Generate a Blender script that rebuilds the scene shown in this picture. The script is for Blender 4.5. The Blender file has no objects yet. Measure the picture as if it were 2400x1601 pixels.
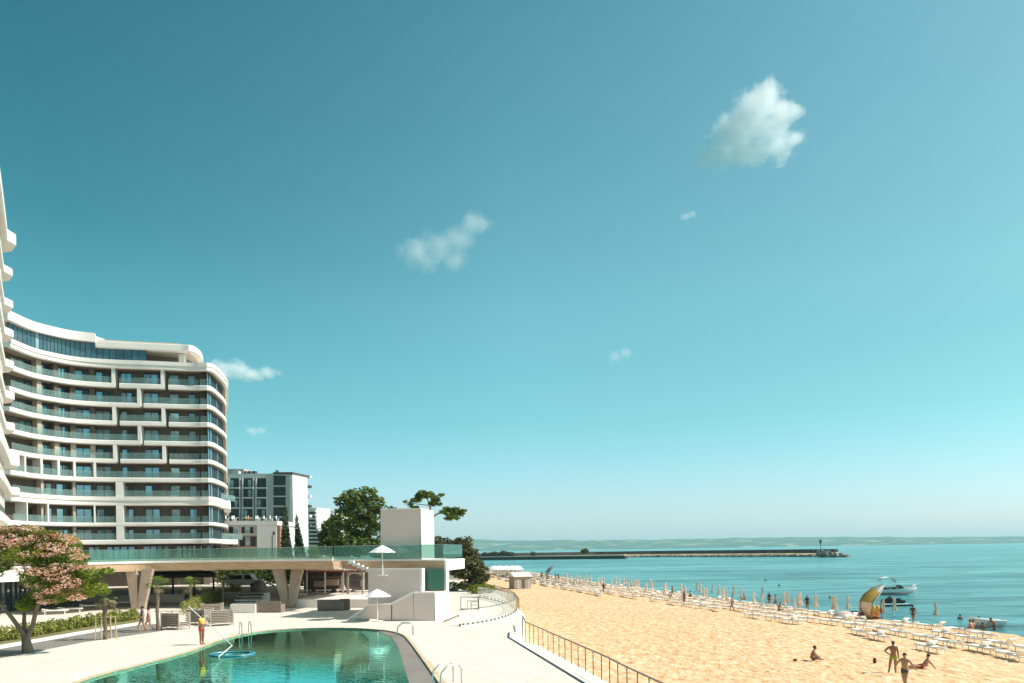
import bpy, math, random
import numpy as np
from mathutils import Vector, Matrix, noise

# ------------------------------------------------------------------ camera, light, exposure
SC = bpy.context.scene
CAM, FOC, ROLL, PV = 7.1, 1800.0, 0.0153, 489.0      # eye height (m), focal length and principal row in photograph pixels

cd = bpy.data.cameras.new('camera')
cam = bpy.data.objects.new('camera', cd)
SC.collection.objects.link(cam)
cd.sensor_width = 36.0
cd.lens = 36.0 * FOC / 2400.0
cd.shift_x = -7.5 / 2400.0
cd.shift_y = PV / 2400.0
cd.clip_start = 0.1
cd.clip_end = 40000.0
cam.matrix_world = Matrix.Translation((0, 0, CAM)) @ Matrix.Rotation(math.radians(90), 4, 'X') @ Matrix.Rotation(-ROLL, 4, 'Z')
SC.camera = cam

SUN_AZ = Vector((1.0, -0.05, 0)).normalized()         # horizontal direction towards the sun (from the right)
SUN_EL = math.radians(46)
sl = bpy.data.lights.new('sun', 'SUN')
sl.energy = 5.0
sl.angle = math.radians(0.5)
sl.color = (1.0, 0.93, 0.865)
sun = bpy.data.objects.new('sun', sl)
SC.collection.objects.link(sun)
sd = Vector((SUN_AZ.x * math.cos(SUN_EL), SUN_AZ.y * math.cos(SUN_EL), math.sin(SUN_EL)))
sun.rotation_euler = (-sd).to_track_quat('-Z', 'Y').to_euler()
sun.location = (60, 0, 80)

W = bpy.data.worlds.new('World')
SC.world = W
W.use_nodes = True
nt = W.node_tree
nt.nodes.clear()
wo = nt.nodes.new('ShaderNodeOutputWorld')
bg = nt.nodes.new('ShaderNodeBackground')
sky = nt.nodes.new('ShaderNodeTexSky')
sky.sky_type = 'NISHITA'
sky.sun_disc = False
sky.sun_elevation = SUN_EL
sky.sun_rotation = math.atan2(SUN_AZ.x, SUN_AZ.y)
sky.altitude = 10
sky.air_density = 1.0
sky.dust_density = 1.0
sky.ozone_density = 1.0
tc = nt.nodes.new('ShaderNodeTexCoord')
sep = nt.nodes.new('ShaderNodeSeparateXYZ')
nt.links.new(tc.outputs['Generated'], sep.inputs[0])
rmp = nt.nodes.new('ShaderNodeValToRGB')               # the teal grade of the sky, by height above the horizon
nt.links.new(sep.outputs['Z'], rmp.inputs[0])
SKY_GRADE = [(0.0, (1.52, 1.80, 2.5)), (0.049, (1.42, 1.76, 2.05)), (0.16, (1.02, 1.92, 1.62)), (0.301, (1.10, 2.12, 1.64)), (0.564, (0.87, 1.84, 1.41)), (1.0, (0.45, 1.0, 0.85))]
mx = nt.nodes.new('ShaderNodeMix')
mx.data_type = 'RGBA'
mx.blend_type = 'MULTIPLY'
mx.inputs[0].default_value = 1.0
nt.links.new(sky.outputs[0], mx.inputs[6])
nt.links.new(rmp.outputs[0], mx.inputs[7])
SKY_SIDE = [(0.0, (0.33, 0.60, 0.62)), (0.268, (0.42, 0.68, 0.70)), (0.5, (1, 1, 1)), (0.732, (1.0, 0.88, 0.84)), (1.0, (1.0, 0.84, 0.79))]
SKY_SUNWARD = [(0.5, (1, 1, 1)), (0.732, (1.44, 1.28, 1.33)), (1.0, (2.3, 1.7, 1.5))]
rs = nt.nodes.new('ShaderNodeValToRGB')                # deeper blue away from the sun, paler towards it
mr0 = nt.nodes.new('ShaderNodeMapRange'); mr0.inputs['From Min'].default_value = -1; mr0.inputs['From Max'].default_value = 1
nt.links.new(sep.outputs['X'], mr0.inputs['Value']); nt.links.new(mr0.outputs[0], rs.inputs[0])
mr1 = nt.nodes.new('ShaderNodeMapRange'); mr1.inputs['From Min'].default_value = 0.0; mr1.inputs['From Max'].default_value = 0.36
nt.links.new(sep.outputs['Z'], mr1.inputs['Value'])
mx2 = nt.nodes.new('ShaderNodeMix'); mx2.data_type = 'RGBA'; mx2.blend_type = 'MULTIPLY'
nt.links.new(mr1.outputs[0], mx2.inputs[0]); nt.links.new(mx.outputs[2], mx2.inputs[6]); nt.links.new(rs.outputs[0], mx2.inputs[7])
rs2 = nt.nodes.new('ShaderNodeValToRGB'); nt.links.new(mr0.outputs[0], rs2.inputs[0])
mr2 = nt.nodes.new('ShaderNodeMapRange'); mr2.inputs['From Min'].default_value = 0.24; mr2.inputs['From Max'].default_value = 0.56
nt.links.new(sep.outputs['Z'], mr2.inputs['Value'])
mx3 = nt.nodes.new('ShaderNodeMix'); mx3.data_type = 'RGBA'; mx3.blend_type = 'MULTIPLY'
nt.links.new(mr2.outputs[0], mx3.inputs[0]); nt.links.new(mx2.outputs[2], mx3.inputs[6]); nt.links.new(rs2.outputs[0], mx3.inputs[7])
nt.links.new(mx3.outputs[2], bg.inputs['Color'])
bg.inputs['Strength'].default_value = 0.0785
nt.links.new(bg.outputs[0], wo.inputs['Surface'])
def set_ramp(r, stops):
    el = r.color_ramp.elements
    while len(el) > 1: el.remove(el[-1])
    el[0].position = stops[0][0]; el[0].color = (*stops[0][1], 1)
    for p, c in stops[1:]:
        e = el.new(p); e.color = (*c, 1)
set_ramp(rmp, SKY_GRADE); set_ramp(rs, SKY_SIDE); set_ramp(rs2, SKY_SUNWARD)

SC.view_settings.view_transform = 'Standard'
SC.view_settings.look = 'None'
SC.view_settings.exposure = 0.2
SC.view_settings.gamma = 1.0
SC.view_settings.use_curve_mapping = False
SC.render.engine = 'CYCLES'
SC.cycles.use_denoising = True
SC.cycles.max_bounces = 16
SC.cycles.diffuse_bounces = 3
SC.cycles.glossy_bounces = 4
SC.cycles.transparent_max_bounces = 24
SC.cycles.volume_bounces = 14
SC.cycles.caustics_reflective = False
SC.cycles.caustics_refractive = False

# ------------------------------------------------------------------ helpers
COL = SC.collection
PI = math.pi
ORG = {}

def ray(x, y):
    u = x - 1200.0; v = y - 800.5
    return (u - ROLL * v) / FOC, (v + ROLL * u - PV) / FOC
def G(x, y, z=0.0):
    a, b = ray(x, y); Y = (CAM - z) / b
    return Vector((a * Y, Y, z))
def Q(x, y, Y):
    a, b = ray(x, y)
    return Vector((a * Y, Y, CAM - b * Y))
def A(x, y=900):
    return ray(x, y)[0]

def tag(o, label=None, cat=None, group=None, kind=None):
    if label: o['label'] = label
    if cat: o['category'] = cat
    if group: o['group'] = group
    if kind: o['kind'] = kind
    return o
def thing(name, loc, label, cat, group=None, rz=0.0):
    o = bpy.data.objects.new(name, None)
    o.empty_display_size = 0.2
    COL.objects.link(o)
    o.location = loc
    o.rotation_euler = (0, 0, rz)
    ORG[o.name] = Vector(loc)
    return tag(o, label, cat, group)
def link(name, me, parent=None, mat=None):
    o = bpy.data.objects.new(name, me)
    COL.objects.link(o)
    if parent: o.parent = parent
    if mat and not me.materials: me.materials.append(mat)
    return o
def kids(o):
    return [c for c in COL.objects if c.parent == o]
def copy_tree(o, parent=None, _k=None):
    c = o.copy(); COL.objects.link(c); c.parent = parent
    for ch in list(o.children): copy_tree(ch, c)
    return c
def dup(o, loc, rz=0.0, label=None, scale=1.0):
    c = copy_tree(o); c.location = loc; c.rotation_euler = (0, 0, rz); c.scale = (scale,) * 3
    if label: c['label'] = label
    return c

class MB:
    def __init__(s): s.v = []; s.f = []
    def add(s, vs, fs):
        n = len(s.v); s.v += [tuple(p) for p in vs]; s.f += [tuple(i + n for i in f) for f in fs]; return s
    def box(s, c, d, rz=0.0, M=None):
        x, y, z = d[0] / 2, d[1] / 2, d[2] / 2
        R = M if M is not None else Matrix.Rotation(rz, 3, 'Z')
        c = Vector(c)
        vs = [c + R @ Vector((i * x, j * y, k * z)) for k in (-1, 1) for j in (-1, 1) for i in (-1, 1)]
        return s.add(vs, [(0, 2, 3, 1), (4, 5, 7, 6), (0, 1, 5, 4), (2, 6, 7, 3), (0, 4, 6, 2), (1, 3, 7, 5)])
    def bar(s, p, q, w, h=None):
        p = Vector(p); q = Vector(q); h = h or w
        d = q - p; L = d.length
        if L < 1e-6: return s
        M = d.to_track_quat('X', 'Z').to_matrix()
        return s.box((p + q) / 2, (L, w, h), M=M)
    def tube(s, pts, r, n=6, cap=True):
        pts = [Vector(p) for p in pts]; m = len(pts)
        rs = r if isinstance(r, (list, tuple)) else [r] * m
        vs = []
        for i, p in enumerate(pts):
            t = (pts[min(i + 1, m - 1)] - pts[max(i - 1, 0)]).normalized()
            a = t.cross(Vector((0, 0, 1)))
            if a.length < 0.05: a = t.cross(Vector((0, 1, 0)))
            a.normalize(); b = a.cross(t)
            for k in range(n):
                th = 2 * PI * k / n
                vs.append(p + (a * math.cos(th) + b * math.sin(th)) * rs[i])
        fs = [(i * n + k, i * n + (k + 1) % n, (i + 1) * n + (k + 1) % n, (i + 1) * n + k) for i in range(m - 1) for k in range(n)]
        if cap: fs += [tuple(range(n)), tuple(reversed(range((m - 1) * n, m * n)))]
        return s.add(vs, fs)
    def prism(s, poly, z0, z1):
        n = len(poly)
        vs = [(p[0], p[1], z0) for p in poly] + [(p[0], p[1], z1) for p in poly]
        fs = [tuple(reversed(range(n))), tuple(range(n, 2 * n))] + [(i, (i + 1) % n, n + (i + 1) % n, n + i) for i in range(n)]
        return s.add(vs, fs)
    def extrude(s, poly, d):                      # poly: 3-D points of a flat outline, d: thickness vector
        n = len(poly); d = Vector(d)
        vs = [Vector(p) for p in poly] + [Vector(p) + d for p in poly]
        fs = [tuple(range(n)), tuple(reversed(range(n, 2 * n)))] + [(i, n + i, n + (i + 1) % n, (i + 1) % n) for i in range(n)]
        return s.add(vs, fs)
    def lathe(s, c, prof, n=12, sx=1.0):
        c = Vector(c); vs = []
        for r, z in prof:
            for k in range(n):
                th = 2 * PI * k / n
                vs.append(c + Vector((r * math.cos(th) * sx, r * math.sin(th), z)))
        m = len(prof)
        fs = [(i * n + k, i * n + (k + 1) % n, (i + 1) * n + (k + 1) % n, (i + 1) * n + k) for i in range(m - 1) for k in range(n)]
        fs += [tuple(reversed(range(n))), tuple(range((m - 1) * n, m * n))]
        return s.add(vs, fs)
    def ball(s, c, r, n=8, m=6):
        rx, ry, rz = r if isinstance(r, (tuple, list)) else (r, r, r)
        c = Vector(c); vs = []
        for i in range(m + 1):
            ph = -PI / 2 + PI * i / m
            for k in range(n):
                th = 2 * PI * k / n
                vs.append(c + Vector((rx * max(math.cos(ph), .02) * math.cos(th), ry * max(math.cos(ph), .02) * math.sin(th), rz * math.sin(ph))))
        fs = [(i * n + k, i * n + (k + 1) % n, (i + 1) * n + (k + 1) % n, (i + 1) * n + k) for i in range(m) for k in range(n)]
        fs += [tuple(reversed(range(n))), tuple(range(m * n, (m + 1) * n))]
        return s.add(vs, fs)
    def sweep(s, path, prof, closed=True):
        """path: list of (x,y) left to right; prof: (outward offset, z) points. Outward is to the right of the direction."""
        P = [Vector((p[0], p[1])) for p in path]; m = len(P); n = len(prof); vs = []
        for i in range(m):
            ns = []
            if i > 0:
                d = (P[i] - P[i - 1]).normalized(); ns.append(Vector((d.y, -d.x)))
            if i < m - 1:
                d = (P[i + 1] - P[i]).normalized(); ns.append(Vector((d.y, -d.x)))
            nn = sum(ns, Vector((0, 0))).normalized()
            k = 1.0 / max(0.4, nn.dot(ns[0]))
            for o, z in prof:
                q = P[i] + nn * o * k
                vs.append((q.x, q.y, z))
        fs = [(i * n + k, i * n + (k + 1) % n, (i + 1) * n + (k + 1) % n, (i + 1) * n + k) for i in range(m - 1) for k in range(n if closed else n - 1)]
        if closed: fs += [tuple(range(n)), tuple(reversed(range((m - 1) * n, m * n)))]
        return s.add(vs, fs)
    def mesh(s, name, origin=(0, 0, 0), smooth=False):
        me = bpy.data.meshes.new(name)
        o = Vector(origin)
        me.from_pydata([(v[0] - o.x, v[1] - o.y, v[2] - o.z) for v in s.v], [], s.f)
        me.update()
        if smooth:
            me.polygons.foreach_set('use_smooth', [True] * len(me.polygons))
            try: me.set_sharp_from_angle(angle=math.radians(40))
            except Exception: pass
        return me
    def build(s, name, mat, parent=None, smooth=False, label=None):
        org = Vector((0, 0, 0))
        if parent:
            p = parent
            while p: org += p.location; p = p.parent
        me = s.mesh(name, org, smooth)
        me.materials.append(mat)
        o = link(name, me, parent)
        if label: o['label'] = label
        return o

# ------------------------------------------------------------------ materials
MATS = {}
def mat(name, col, rough=0.7, col2=None, scale=1.0, detail=4.0, bump=0.0, bscale=None, metal=0.0, spec=0.5, stretch=None, ramp=(0.35, 0.65), coord='Object', trans=0.0):
    if name in MATS: return MATS[name]
    m = bpy.data.materials.new(name); m.use_nodes = True
    t = m.node_tree; b = t.nodes['Principled BSDF']
    b.inputs['Base Color'].default_value = (*col, 1)
    b.inputs['Roughness'].default_value = rough
    b.inputs['Metallic'].default_value = metal
    b.inputs['Specular IOR Level'].default_value = spec
    if col2 or bump:
        geo = t.nodes.new('ShaderNodeNewGeometry')
        src = geo.outputs['Position']
        if stretch:
            mp = t.nodes.new('ShaderNodeMapping'); mp.inputs['Scale'].default_value = stretch
            t.links.new(src, mp.inputs['Vector']); src = mp.outputs[0]
    if col2:
        nz = t.nodes.new('ShaderNodeTexNoise'); nz.inputs['Scale'].default_value = scale; nz.inputs['Detail'].default_value = detail
        nz.inputs['Roughness'].default_value = 0.6
        t.links.new(src, nz.inputs['Vector'])
        r = t.nodes.new('ShaderNodeValToRGB'); t.links.new(nz.outputs['Fac'], r.inputs[0])
        set_ramp(r, [(ramp[0], col), (ramp[1], col2)])
        t.links.new(r.outputs[0], b.inputs['Base Color'])
    if bump:
        n2 = t.nodes.new('ShaderNodeTexNoise'); n2.inputs['Scale'].default_value = bscale or scale * 3; n2.inputs['Detail'].default_value = 5
        t.links.new(src, n2.inputs['Vector'])
        bp = t.nodes.new('ShaderNodeBump'); bp.inputs['Strength'].default_value = bump; bp.inputs['Distance'].default_value = 0.05
        t.links.new(n2.outputs['Fac'], bp.inputs['Height']); t.links.new(bp.outputs[0], b.inputs['Normal'])
    if trans:
        tr = t.nodes.new('ShaderNodeBsdfTranslucent'); mixn = t.nodes.new('ShaderNodeMixShader')
        mixn.inputs[0].default_value = trans
        out = t.nodes['Material Output']
        if col2: t.links.new(r.outputs[0], tr.inputs['Color'])
        else: tr.inputs['Color'].default_value = (*col, 1)
        t.links.new(b.outputs[0], mixn.inputs[1]); t.links.new(tr.outputs[0], mixn.inputs[2]); t.links.new(mixn.outputs[0], out.inputs['Surface'])
    MATS[name] = m
    return m

def glass_mat(name, tint, diff, amount=0.12, base_reflect=0.10, rough=0.02):
    m = bpy.data.materials.new(name); m.use_nodes = True; t = m.node_tree; t.nodes.clear()
    out = t.nodes.new('ShaderNodeOutputMaterial')
    tr = t.nodes.new('ShaderNodeBsdfTransparent'); tr.inputs[0].default_value = (*tint, 1)
    gl = t.nodes.new('ShaderNodeBsdfGlossy'); gl.inputs['Roughness'].default_value = rough
    df = t.nodes.new('ShaderNodeBsdfDiffuse'); df.inputs[0].default_value = (*diff, 1)
    lw = t.nodes.new('ShaderNodeLayerWeight'); lw.inputs['Blend'].default_value = 0.5
    pw = t.nodes.new('ShaderNodeMath'); pw.operation = 'POWER'; pw.inputs[1].default_value = 4.0; t.links.new(lw.outputs['Facing'], pw.inputs[0])
    fr = t.nodes.new('ShaderNodeMath'); fr.operation = 'MULTIPLY'; fr.inputs[1].default_value = 0.6; t.links.new(pw.outputs[0], fr.inputs[0])
    ad = t.nodes.new('ShaderNodeMath'); ad.operation = 'ADD'; ad.inputs[1].default_value = base_reflect
    t.links.new(fr.outputs[0], ad.inputs[0])
    a = t.nodes.new('ShaderNodeMixShader'); a.inputs[0].default_value = amount
    t.links.new(tr.outputs[0], a.inputs[1]); t.links.new(df.outputs[0], a.inputs[2])
    b = t.nodes.new('ShaderNodeMixShader')
    t.links.new(ad.outputs[0], b.inputs[0]); t.links.new(a.outputs[0], b.inputs[1]); t.links.new(gl.outputs[0], b.inputs[2])
    t.links.new(b.outputs[0], out.inputs['Surface'])
    return m

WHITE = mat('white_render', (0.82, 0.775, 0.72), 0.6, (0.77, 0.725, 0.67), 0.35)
WHITE2 = mat('white_metal', (0.78, 0.78, 0.76), 0.4)
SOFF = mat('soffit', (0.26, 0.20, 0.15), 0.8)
ROOFM = mat('roof_render', (0.62, 0.53, 0.44), 0.7)
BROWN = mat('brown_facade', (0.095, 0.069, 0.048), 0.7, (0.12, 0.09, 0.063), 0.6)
TAN = mat('tan_wall', (0.50, 0.40, 0.31), 0.7, (0.44, 0.35, 0.27), 0.5)
DARK = mat('dark_frame', (0.035, 0.04, 0.042), 0.4)
PANE = mat('window_glass', (0.20, 0.36, 0.41), 0.05, (0.28, 0.45, 0.50), 0.45, spec=1.0, metal=0.65)
PANEL = mat('curtained_glass', (0.30, 0.40, 0.42), 0.12, (0.20, 0.32, 0.35), 1.3, spec=0.9)
PANED = mat('open_door_dark', (0.02, 0.022, 0.022), 0.25)  # dark sheet painting the unlit room behind an open door
PANEBLUE = mat('penthouse_glass', (0.022, 0.07, 0.10), 0.05, (0.06, 0.13, 0.17), 0.5, spec=1.0)
CONC = mat('board_marked_concrete', (0.60, 0.41, 0.26), 0.8, (0.48, 0.32, 0.20), 0.9, stretch=(1, 1, 6), bump=0.15, bscale=4)
CONCG = mat('grey_concrete', (0.45, 0.35, 0.275), 0.85, (0.36, 0.28, 0.22), 1.2, bump=0.2, bscale=6)
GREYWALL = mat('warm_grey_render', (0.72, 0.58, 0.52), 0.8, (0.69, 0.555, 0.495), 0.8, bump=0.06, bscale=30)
RAILG = glass_mat('railing_glass', (0.88, 0.95, 0.94), (0.36, 0.50, 0.48), 0.20, 0.02)
GREENG = glass_mat('green_railing_glass', (0.62, 0.84, 0.78), (0.22, 0.44, 0.39), 0.26, 0.05)
CLEARG = glass_mat('clear_deck_glass', (0.96, 0.985, 0.98), (0.8, 0.85, 0.84), 0.12, 0.0)
STEEL = mat('stainless_steel', (0.55, 0.56, 0.56), 0.25, metal=1.0)
RAILM = mat('brown_rail_metal', (0.16, 0.10, 0.07), 0.5)
BLACK = mat('black_metal', (0.02, 0.02, 0.02), 0.5)
FABRIC = mat('white_canvas', (0.80, 0.79, 0.76), 0.9)
CANVAS = mat('pale_canvas', (0.84, 0.70, 0.60), 0.9, (0.74, 0.58, 0.47), 3.0)
WICKER = mat('brown_wicker', (0.20, 0.155, 0.125), 0.8, (0.28, 0.22, 0.18), 8)
WICKERL = mat('pale_wicker', (0.52, 0.45, 0.38), 0.8, (0.42, 0.35, 0.29), 10)
BARK = mat('bark', (0.13, 0.095, 0.065), 0.9, (0.20, 0.15, 0.11), 5, bump=0.5, bscale=12, stretch=(1, 1, .25))
# ------------------------------------------------------------------ terrain, sand, sea
SHORE_PX = [(3100, 1610), (2700, 1540), (2400, 1492), (2336, 1482), (2251, 1473), (2134, 1459), (2027, 1447), (1940, 1434), (1812, 1419), (1706, 1406),
            (1600, 1391), (1508, 1380), (1393, 1364), (1304, 1350.5), (1243, 1340.5), (1156, 1330), (1110, 1326)]
SEA_Z = -0.6
SHORE = [G(x, y, SEA_Z) for x, y in SHORE_PX]
sh_Y = [p.y for p in SHORE]; sh_X = [p.x for p in SHORE]
def shore_x(Y):
    if Y >= sh_Y[-1]: return sh_X[-1] - (Y - sh_Y[-1]) * 0.12
    return float(np.interp(Y, sh_Y, sh_X))
def deck_edge_x(Y):
    return float(np.interp(Y, [10, 28.7, 44, 51, 60, 70, 96, 140, 300], [8.2, 4.4, 1.5, 0.8, 0.6, -0.2, -3, -8, -30]))
def sand_z(x, Y):
    d = shore_x(Y) - x
    return SEA_Z + max(-1.5, min(0.6, 0.035 * d)) if d < 17.14 else 0.0

m = bpy.data.materials.new('sand_material'); m.use_nodes = True; t = m.node_tree; b = t.nodes['Principled BSDF']
b.inputs['Roughness'].default_value = 0.95; b.inputs['Specular IOR Level'].default_value = 0.1
geo = t.nodes.new('ShaderNodeNewGeometry')
mp = t.nodes.new('ShaderNodeMapping'); mp.inputs['Scale'].default_value = (1.0, 0.55, 1); mp.inputs['Rotation'].default_value = (0, 0, 0.5)
t.links.new(geo.outputs['Position'], mp.inputs[0])
n1 = t.nodes.new('ShaderNodeTexNoise'); n1.inputs['Scale'].default_value = 1.8; n1.inputs['Detail'].default_value = 6; n1.inputs['Roughness'].default_value = 0.7
t.links.new(mp.outputs[0], n1.inputs['Vector'])
r1 = t.nodes.new('ShaderNodeValToRGB'); t.links.new(n1.outputs['Fac'], r1.inputs[0])
set_ramp(r1, [(0.34, (0.50, 0.26, 0.12)), (0.43, (0.71, 0.43, 0.23)), (0.52, (0.77, 0.515, 0.31)), (0.64, (0.85, 0.65, 0.46))])
n2 = t.nodes.new('ShaderNodeTexNoise'); n2.inputs['Scale'].default_value = 0.06; n2.inputs['Detail'].default_value = 3
t.links.new(geo.outputs['Position'], n2.inputs['Vector'])
mm = t.nodes.new('ShaderNodeMix'); mm.data_type = 'RGBA'; mm.blend_type = 'MULTIPLY'
r2 = t.nodes.new('ShaderNodeValToRGB'); set_ramp(r2, [(0.35, (0.95, 0.92, 0.88)), (0.65, (1, 1, 1))]); t.links.new(n2.outputs['Fac'], r2.inputs[0])
mm.inputs[0].default_value = 1; t.links.new(r1.outputs[0], mm.inputs[6]); t.links.new(r2.outputs[0], mm.inputs[7])
t.links.new(mm.outputs[2], b.inputs['Base Color'])
n3 = t.nodes.new('ShaderNodeTexNoise'); n3.inputs['Scale'].default_value = 3.2; n3.inputs['Detail'].default_value = 6
t.links.new(mp.outputs[0], n3.inputs['Vector'])
bp = t.nodes.new('ShaderNodeBump'); bp.inputs['Strength'].default_value = 0.9; bp.inputs['Distance'].default_value = 0.16
t.links.new(n3.outputs['Fac'], bp.inputs['Height']); t.links.new(bp.outputs[0], b.inputs['Normal'])
SAND = m

rows = [17 * (420 / 17.0) ** (i / 430.0) for i in range(431)]
nc = 230
vs, fs = [], []
for Y in rows:
    x0 = deck_edge_x(Y) - 3.0; x1 = shore_x(Y) + 14
    for j in range(nc):
        x = x0 + (x1 - x0) * j / (nc - 1)
        z = sand_z(x, Y)
        if Y < 130:
            w = min(1, max(0.3, (shore_x(Y) - x) / 4.0))
            n = noise.noise(Vector((x * 1.3 + Y * 0.5, Y * 0.9, 0))) * 0.06 + noise.noise(Vector((x * 3.1, Y * 2.2, 4))) * 0.05 + noise.noise(Vector((x * .3, Y * .3, 9))) * 0.07
            z += n * w
        vs.append((x, Y, z))
R_ = len(rows)
fs = [(i * nc + j, i * nc + j + 1, (i + 1) * nc + j + 1, (i + 1) * nc + j) for i in range(R_ - 1) for j in range(nc - 1)]
mb = MB(); mb.v = vs; mb.f = fs
sand = mb.build('sand', SAND, smooth=True); tag(sand, kind='structure')

# land under the hotels and gardens, back to the horizon on the left
GROUND = mat('dry_ground', (0.30, 0.27, 0.18), 0.95, (0.16, 0.20, 0.09), 0.06)
mb = MB()
land = [(-6000, -60), (30, -60), (8, 10), (3, 30), (-1.5, 50), (-4.5, 96), (-10, 140), (-22, 300), (-30, 420), (-45, 560), (-120, 640), (-400, 900), (-1500, 3000), (-3200, 7800), (-6000, 7800)]
mb.prism(land, -3, 0.02)
tag(mb.build('ground', GROUND), kind='structure')

# sea
m = bpy.data.materials.new('sea_material'); m.use_nodes = True; t = m.node_tree; b = t.nodes['Principled BSDF']
b.inputs['Roughness'].default_value = 0.22; b.inputs['IOR'].default_value = 1.33; b.inputs['Specular IOR Level'].default_value = 0.3
geo = t.nodes.new('ShaderNodeNewGeometry')
def streaks(sc, vec, detail=5, rough=0.6):
    mp = t.nodes.new('ShaderNodeMapping'); mp.inputs['Scale'].default_value = vec
    t.links.new(geo.outputs['Position'], mp.inputs[0])
    n = t.nodes.new('ShaderNodeTexNoise'); n.inputs['Scale'].default_value = sc; n.inputs['Detail'].default_value = detail; n.inputs['Roughness'].default_value = rough
    t.links.new(mp.outputs[0], n.inputs['Vector']); return n.outputs['Fac']
s1 = streaks(1.0, (0.018, 0.07, 1), 6, 0.65); s2 = streaks(1.0, (0.004, 0.012, 1), 4)
rA = t.nodes.new('ShaderNodeValToRGB'); t.links.new(s1, rA.inputs[0]); set_ramp(rA, [(0.34, (0.020, 0.14, 0.145)), (0.44, (0.070, 0.27, 0.265)), (0.56, (0.13, 0.38, 0.365)), (0.7, (0.19, 0.46, 0.44))])
rB = t.nodes.new('ShaderNodeValToRGB'); t.links.new(s2, rB.inputs[0]); set_ramp(rB, [(0.38, (0.62, 0.72, 0.78)), (0.62, (1.0, 1.0, 1.0))])
mm = t.nodes.new('ShaderNodeMix'); mm.data_type = 'RGBA'; mm.blend_type = 'MULTIPLY'; mm.inputs[0].default_value = 1
s3 = streaks(1.0, (0.07, 0.35, 1), 5, 0.75)
rC = t.nodes.new('ShaderNodeValToRGB'); t.links.new(s3, rC.inputs[0]); set_ramp(rC, [(0.38, (0.32, 0.50, 0.52)), (0.46, (0.92, 0.95, 0.95)), (0.60, (1.35, 1.25, 1.25))])  # ripple highlights and dark troughs painted into the water colour
mC = t.nodes.new('ShaderNodeMix'); mC.data_type = 'RGBA'; mC.blend_type = 'MULTIPLY'; mC.inputs[0].default_value = 1
t.links.new(rA.outputs[0], mC.inputs[6]); t.links.new(rC.outputs[0], mC.inputs[7])
t.links.new(mC.outputs[2], mm.inputs[6]); t.links.new(rB.outputs[0], mm.inputs[7]); t.links.new(mm.outputs[2], b.inputs['Base Color'])
h1 = streaks(1.0, (0.35, 0.8, 1), 6, 0.65)
bp = t.nodes.new('ShaderNodeBump'); bp.inputs['Strength'].default_value = 0.9; bp.inputs['Distance'].default_value = 0.6
t.links.new(h1, bp.inputs['Height']); t.links.new(bp.outputs[0], b.inputs['Normal'])
SEA = m
mb = MB()
pts = [(p.x - 6.0, p.y) for p in SHORE]
sea = [(7500, 13000), (-6200, 13000), (-6200, 7700), (-3200, 7790), (-1500, 2990), (-400, 895), (-125, 635), (-52, 540)] + [(x, y) for x, y in reversed(pts)] + [(200, -60), (7500, -60)]
mb.add([(x, y, SEA_Z) for x, y in sea], [tuple(reversed(range(len(sea))))])
tag(mb.build('sea', SEA), kind='structure')

# far headland across the bay
HILL = mat('wooded_hills', (0.045, 0.085, 0.035), 0.95, (0.40, 0.36, 0.26), 0.004, stretch=(1, 2.5, 1), ramp=(0.56, 0.66))
vs = []; NX = 260; NYh = 14
for j in range(NYh):
    f = j / (NYh - 1)
    for i in range(NX):
        px = 700 + 1900 * i / (NX - 1)
        top = float(np.interp(px, [700, 1000, 1110, 1240, 1300, 1500, 1700, 1850, 2000, 2200, 2400, 2600], [105, 115, 124, 104, 106, 96, 98, 100, 90, 76, 68, 58]))
        top *= 1 + 0.05 * noise.noise(Vector((px * 0.02, 0, 0)))
        Y = 8000 + 1500 * f
        X = A(px, 1285) * 8000 * (1 + 0.19 * f)
        prof = math.sin(min(1, f / 0.75) * PI / 2) ** 0.7 * (Y / 8000.0)
        z = -3 + top * prof + (1 if 0 < f < .9 else 0) * 9 * noise.noise(Vector((X * 0.004, Y * 0.004, 2)))
        vs.append((X, Y, z))
mb = MB(); mb.v = vs; mb.f = [(j * NX + i, j * NX + i + 1, (j + 1) * NX + i + 1, (j + 1) * NX + i) for j in range(NYh - 1) for i in range(NX - 1)]
tag(mb.build('hills', HILL, smooth=True), kind='structure')

# the air over the bay
HZ = bpy.data.materials.new('sea_haze'); HZ.use_nodes = True; t = HZ.node_tree; t.nodes.clear()
pv = t.nodes.new('ShaderNodeVolumePrincipled'); pv.inputs['Color'].default_value = (0.58, 0.92, 1.0, 1); pv.inputs['Density'].default_value = 0.00006
pv.inputs['Anisotropy'].default_value = 0.0
ou = t.nodes.new('ShaderNodeOutputMaterial'); t.links.new(pv.outputs[0], ou.inputs['Volume'])
mb = MB(); mb.box((0, 6700, 73.5), (15400, 13800, 155))
hz = mb.build('haze', HZ); tag(hz, 'thin blue sea haze over the bay and the far hills', kind='stuff')

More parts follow.
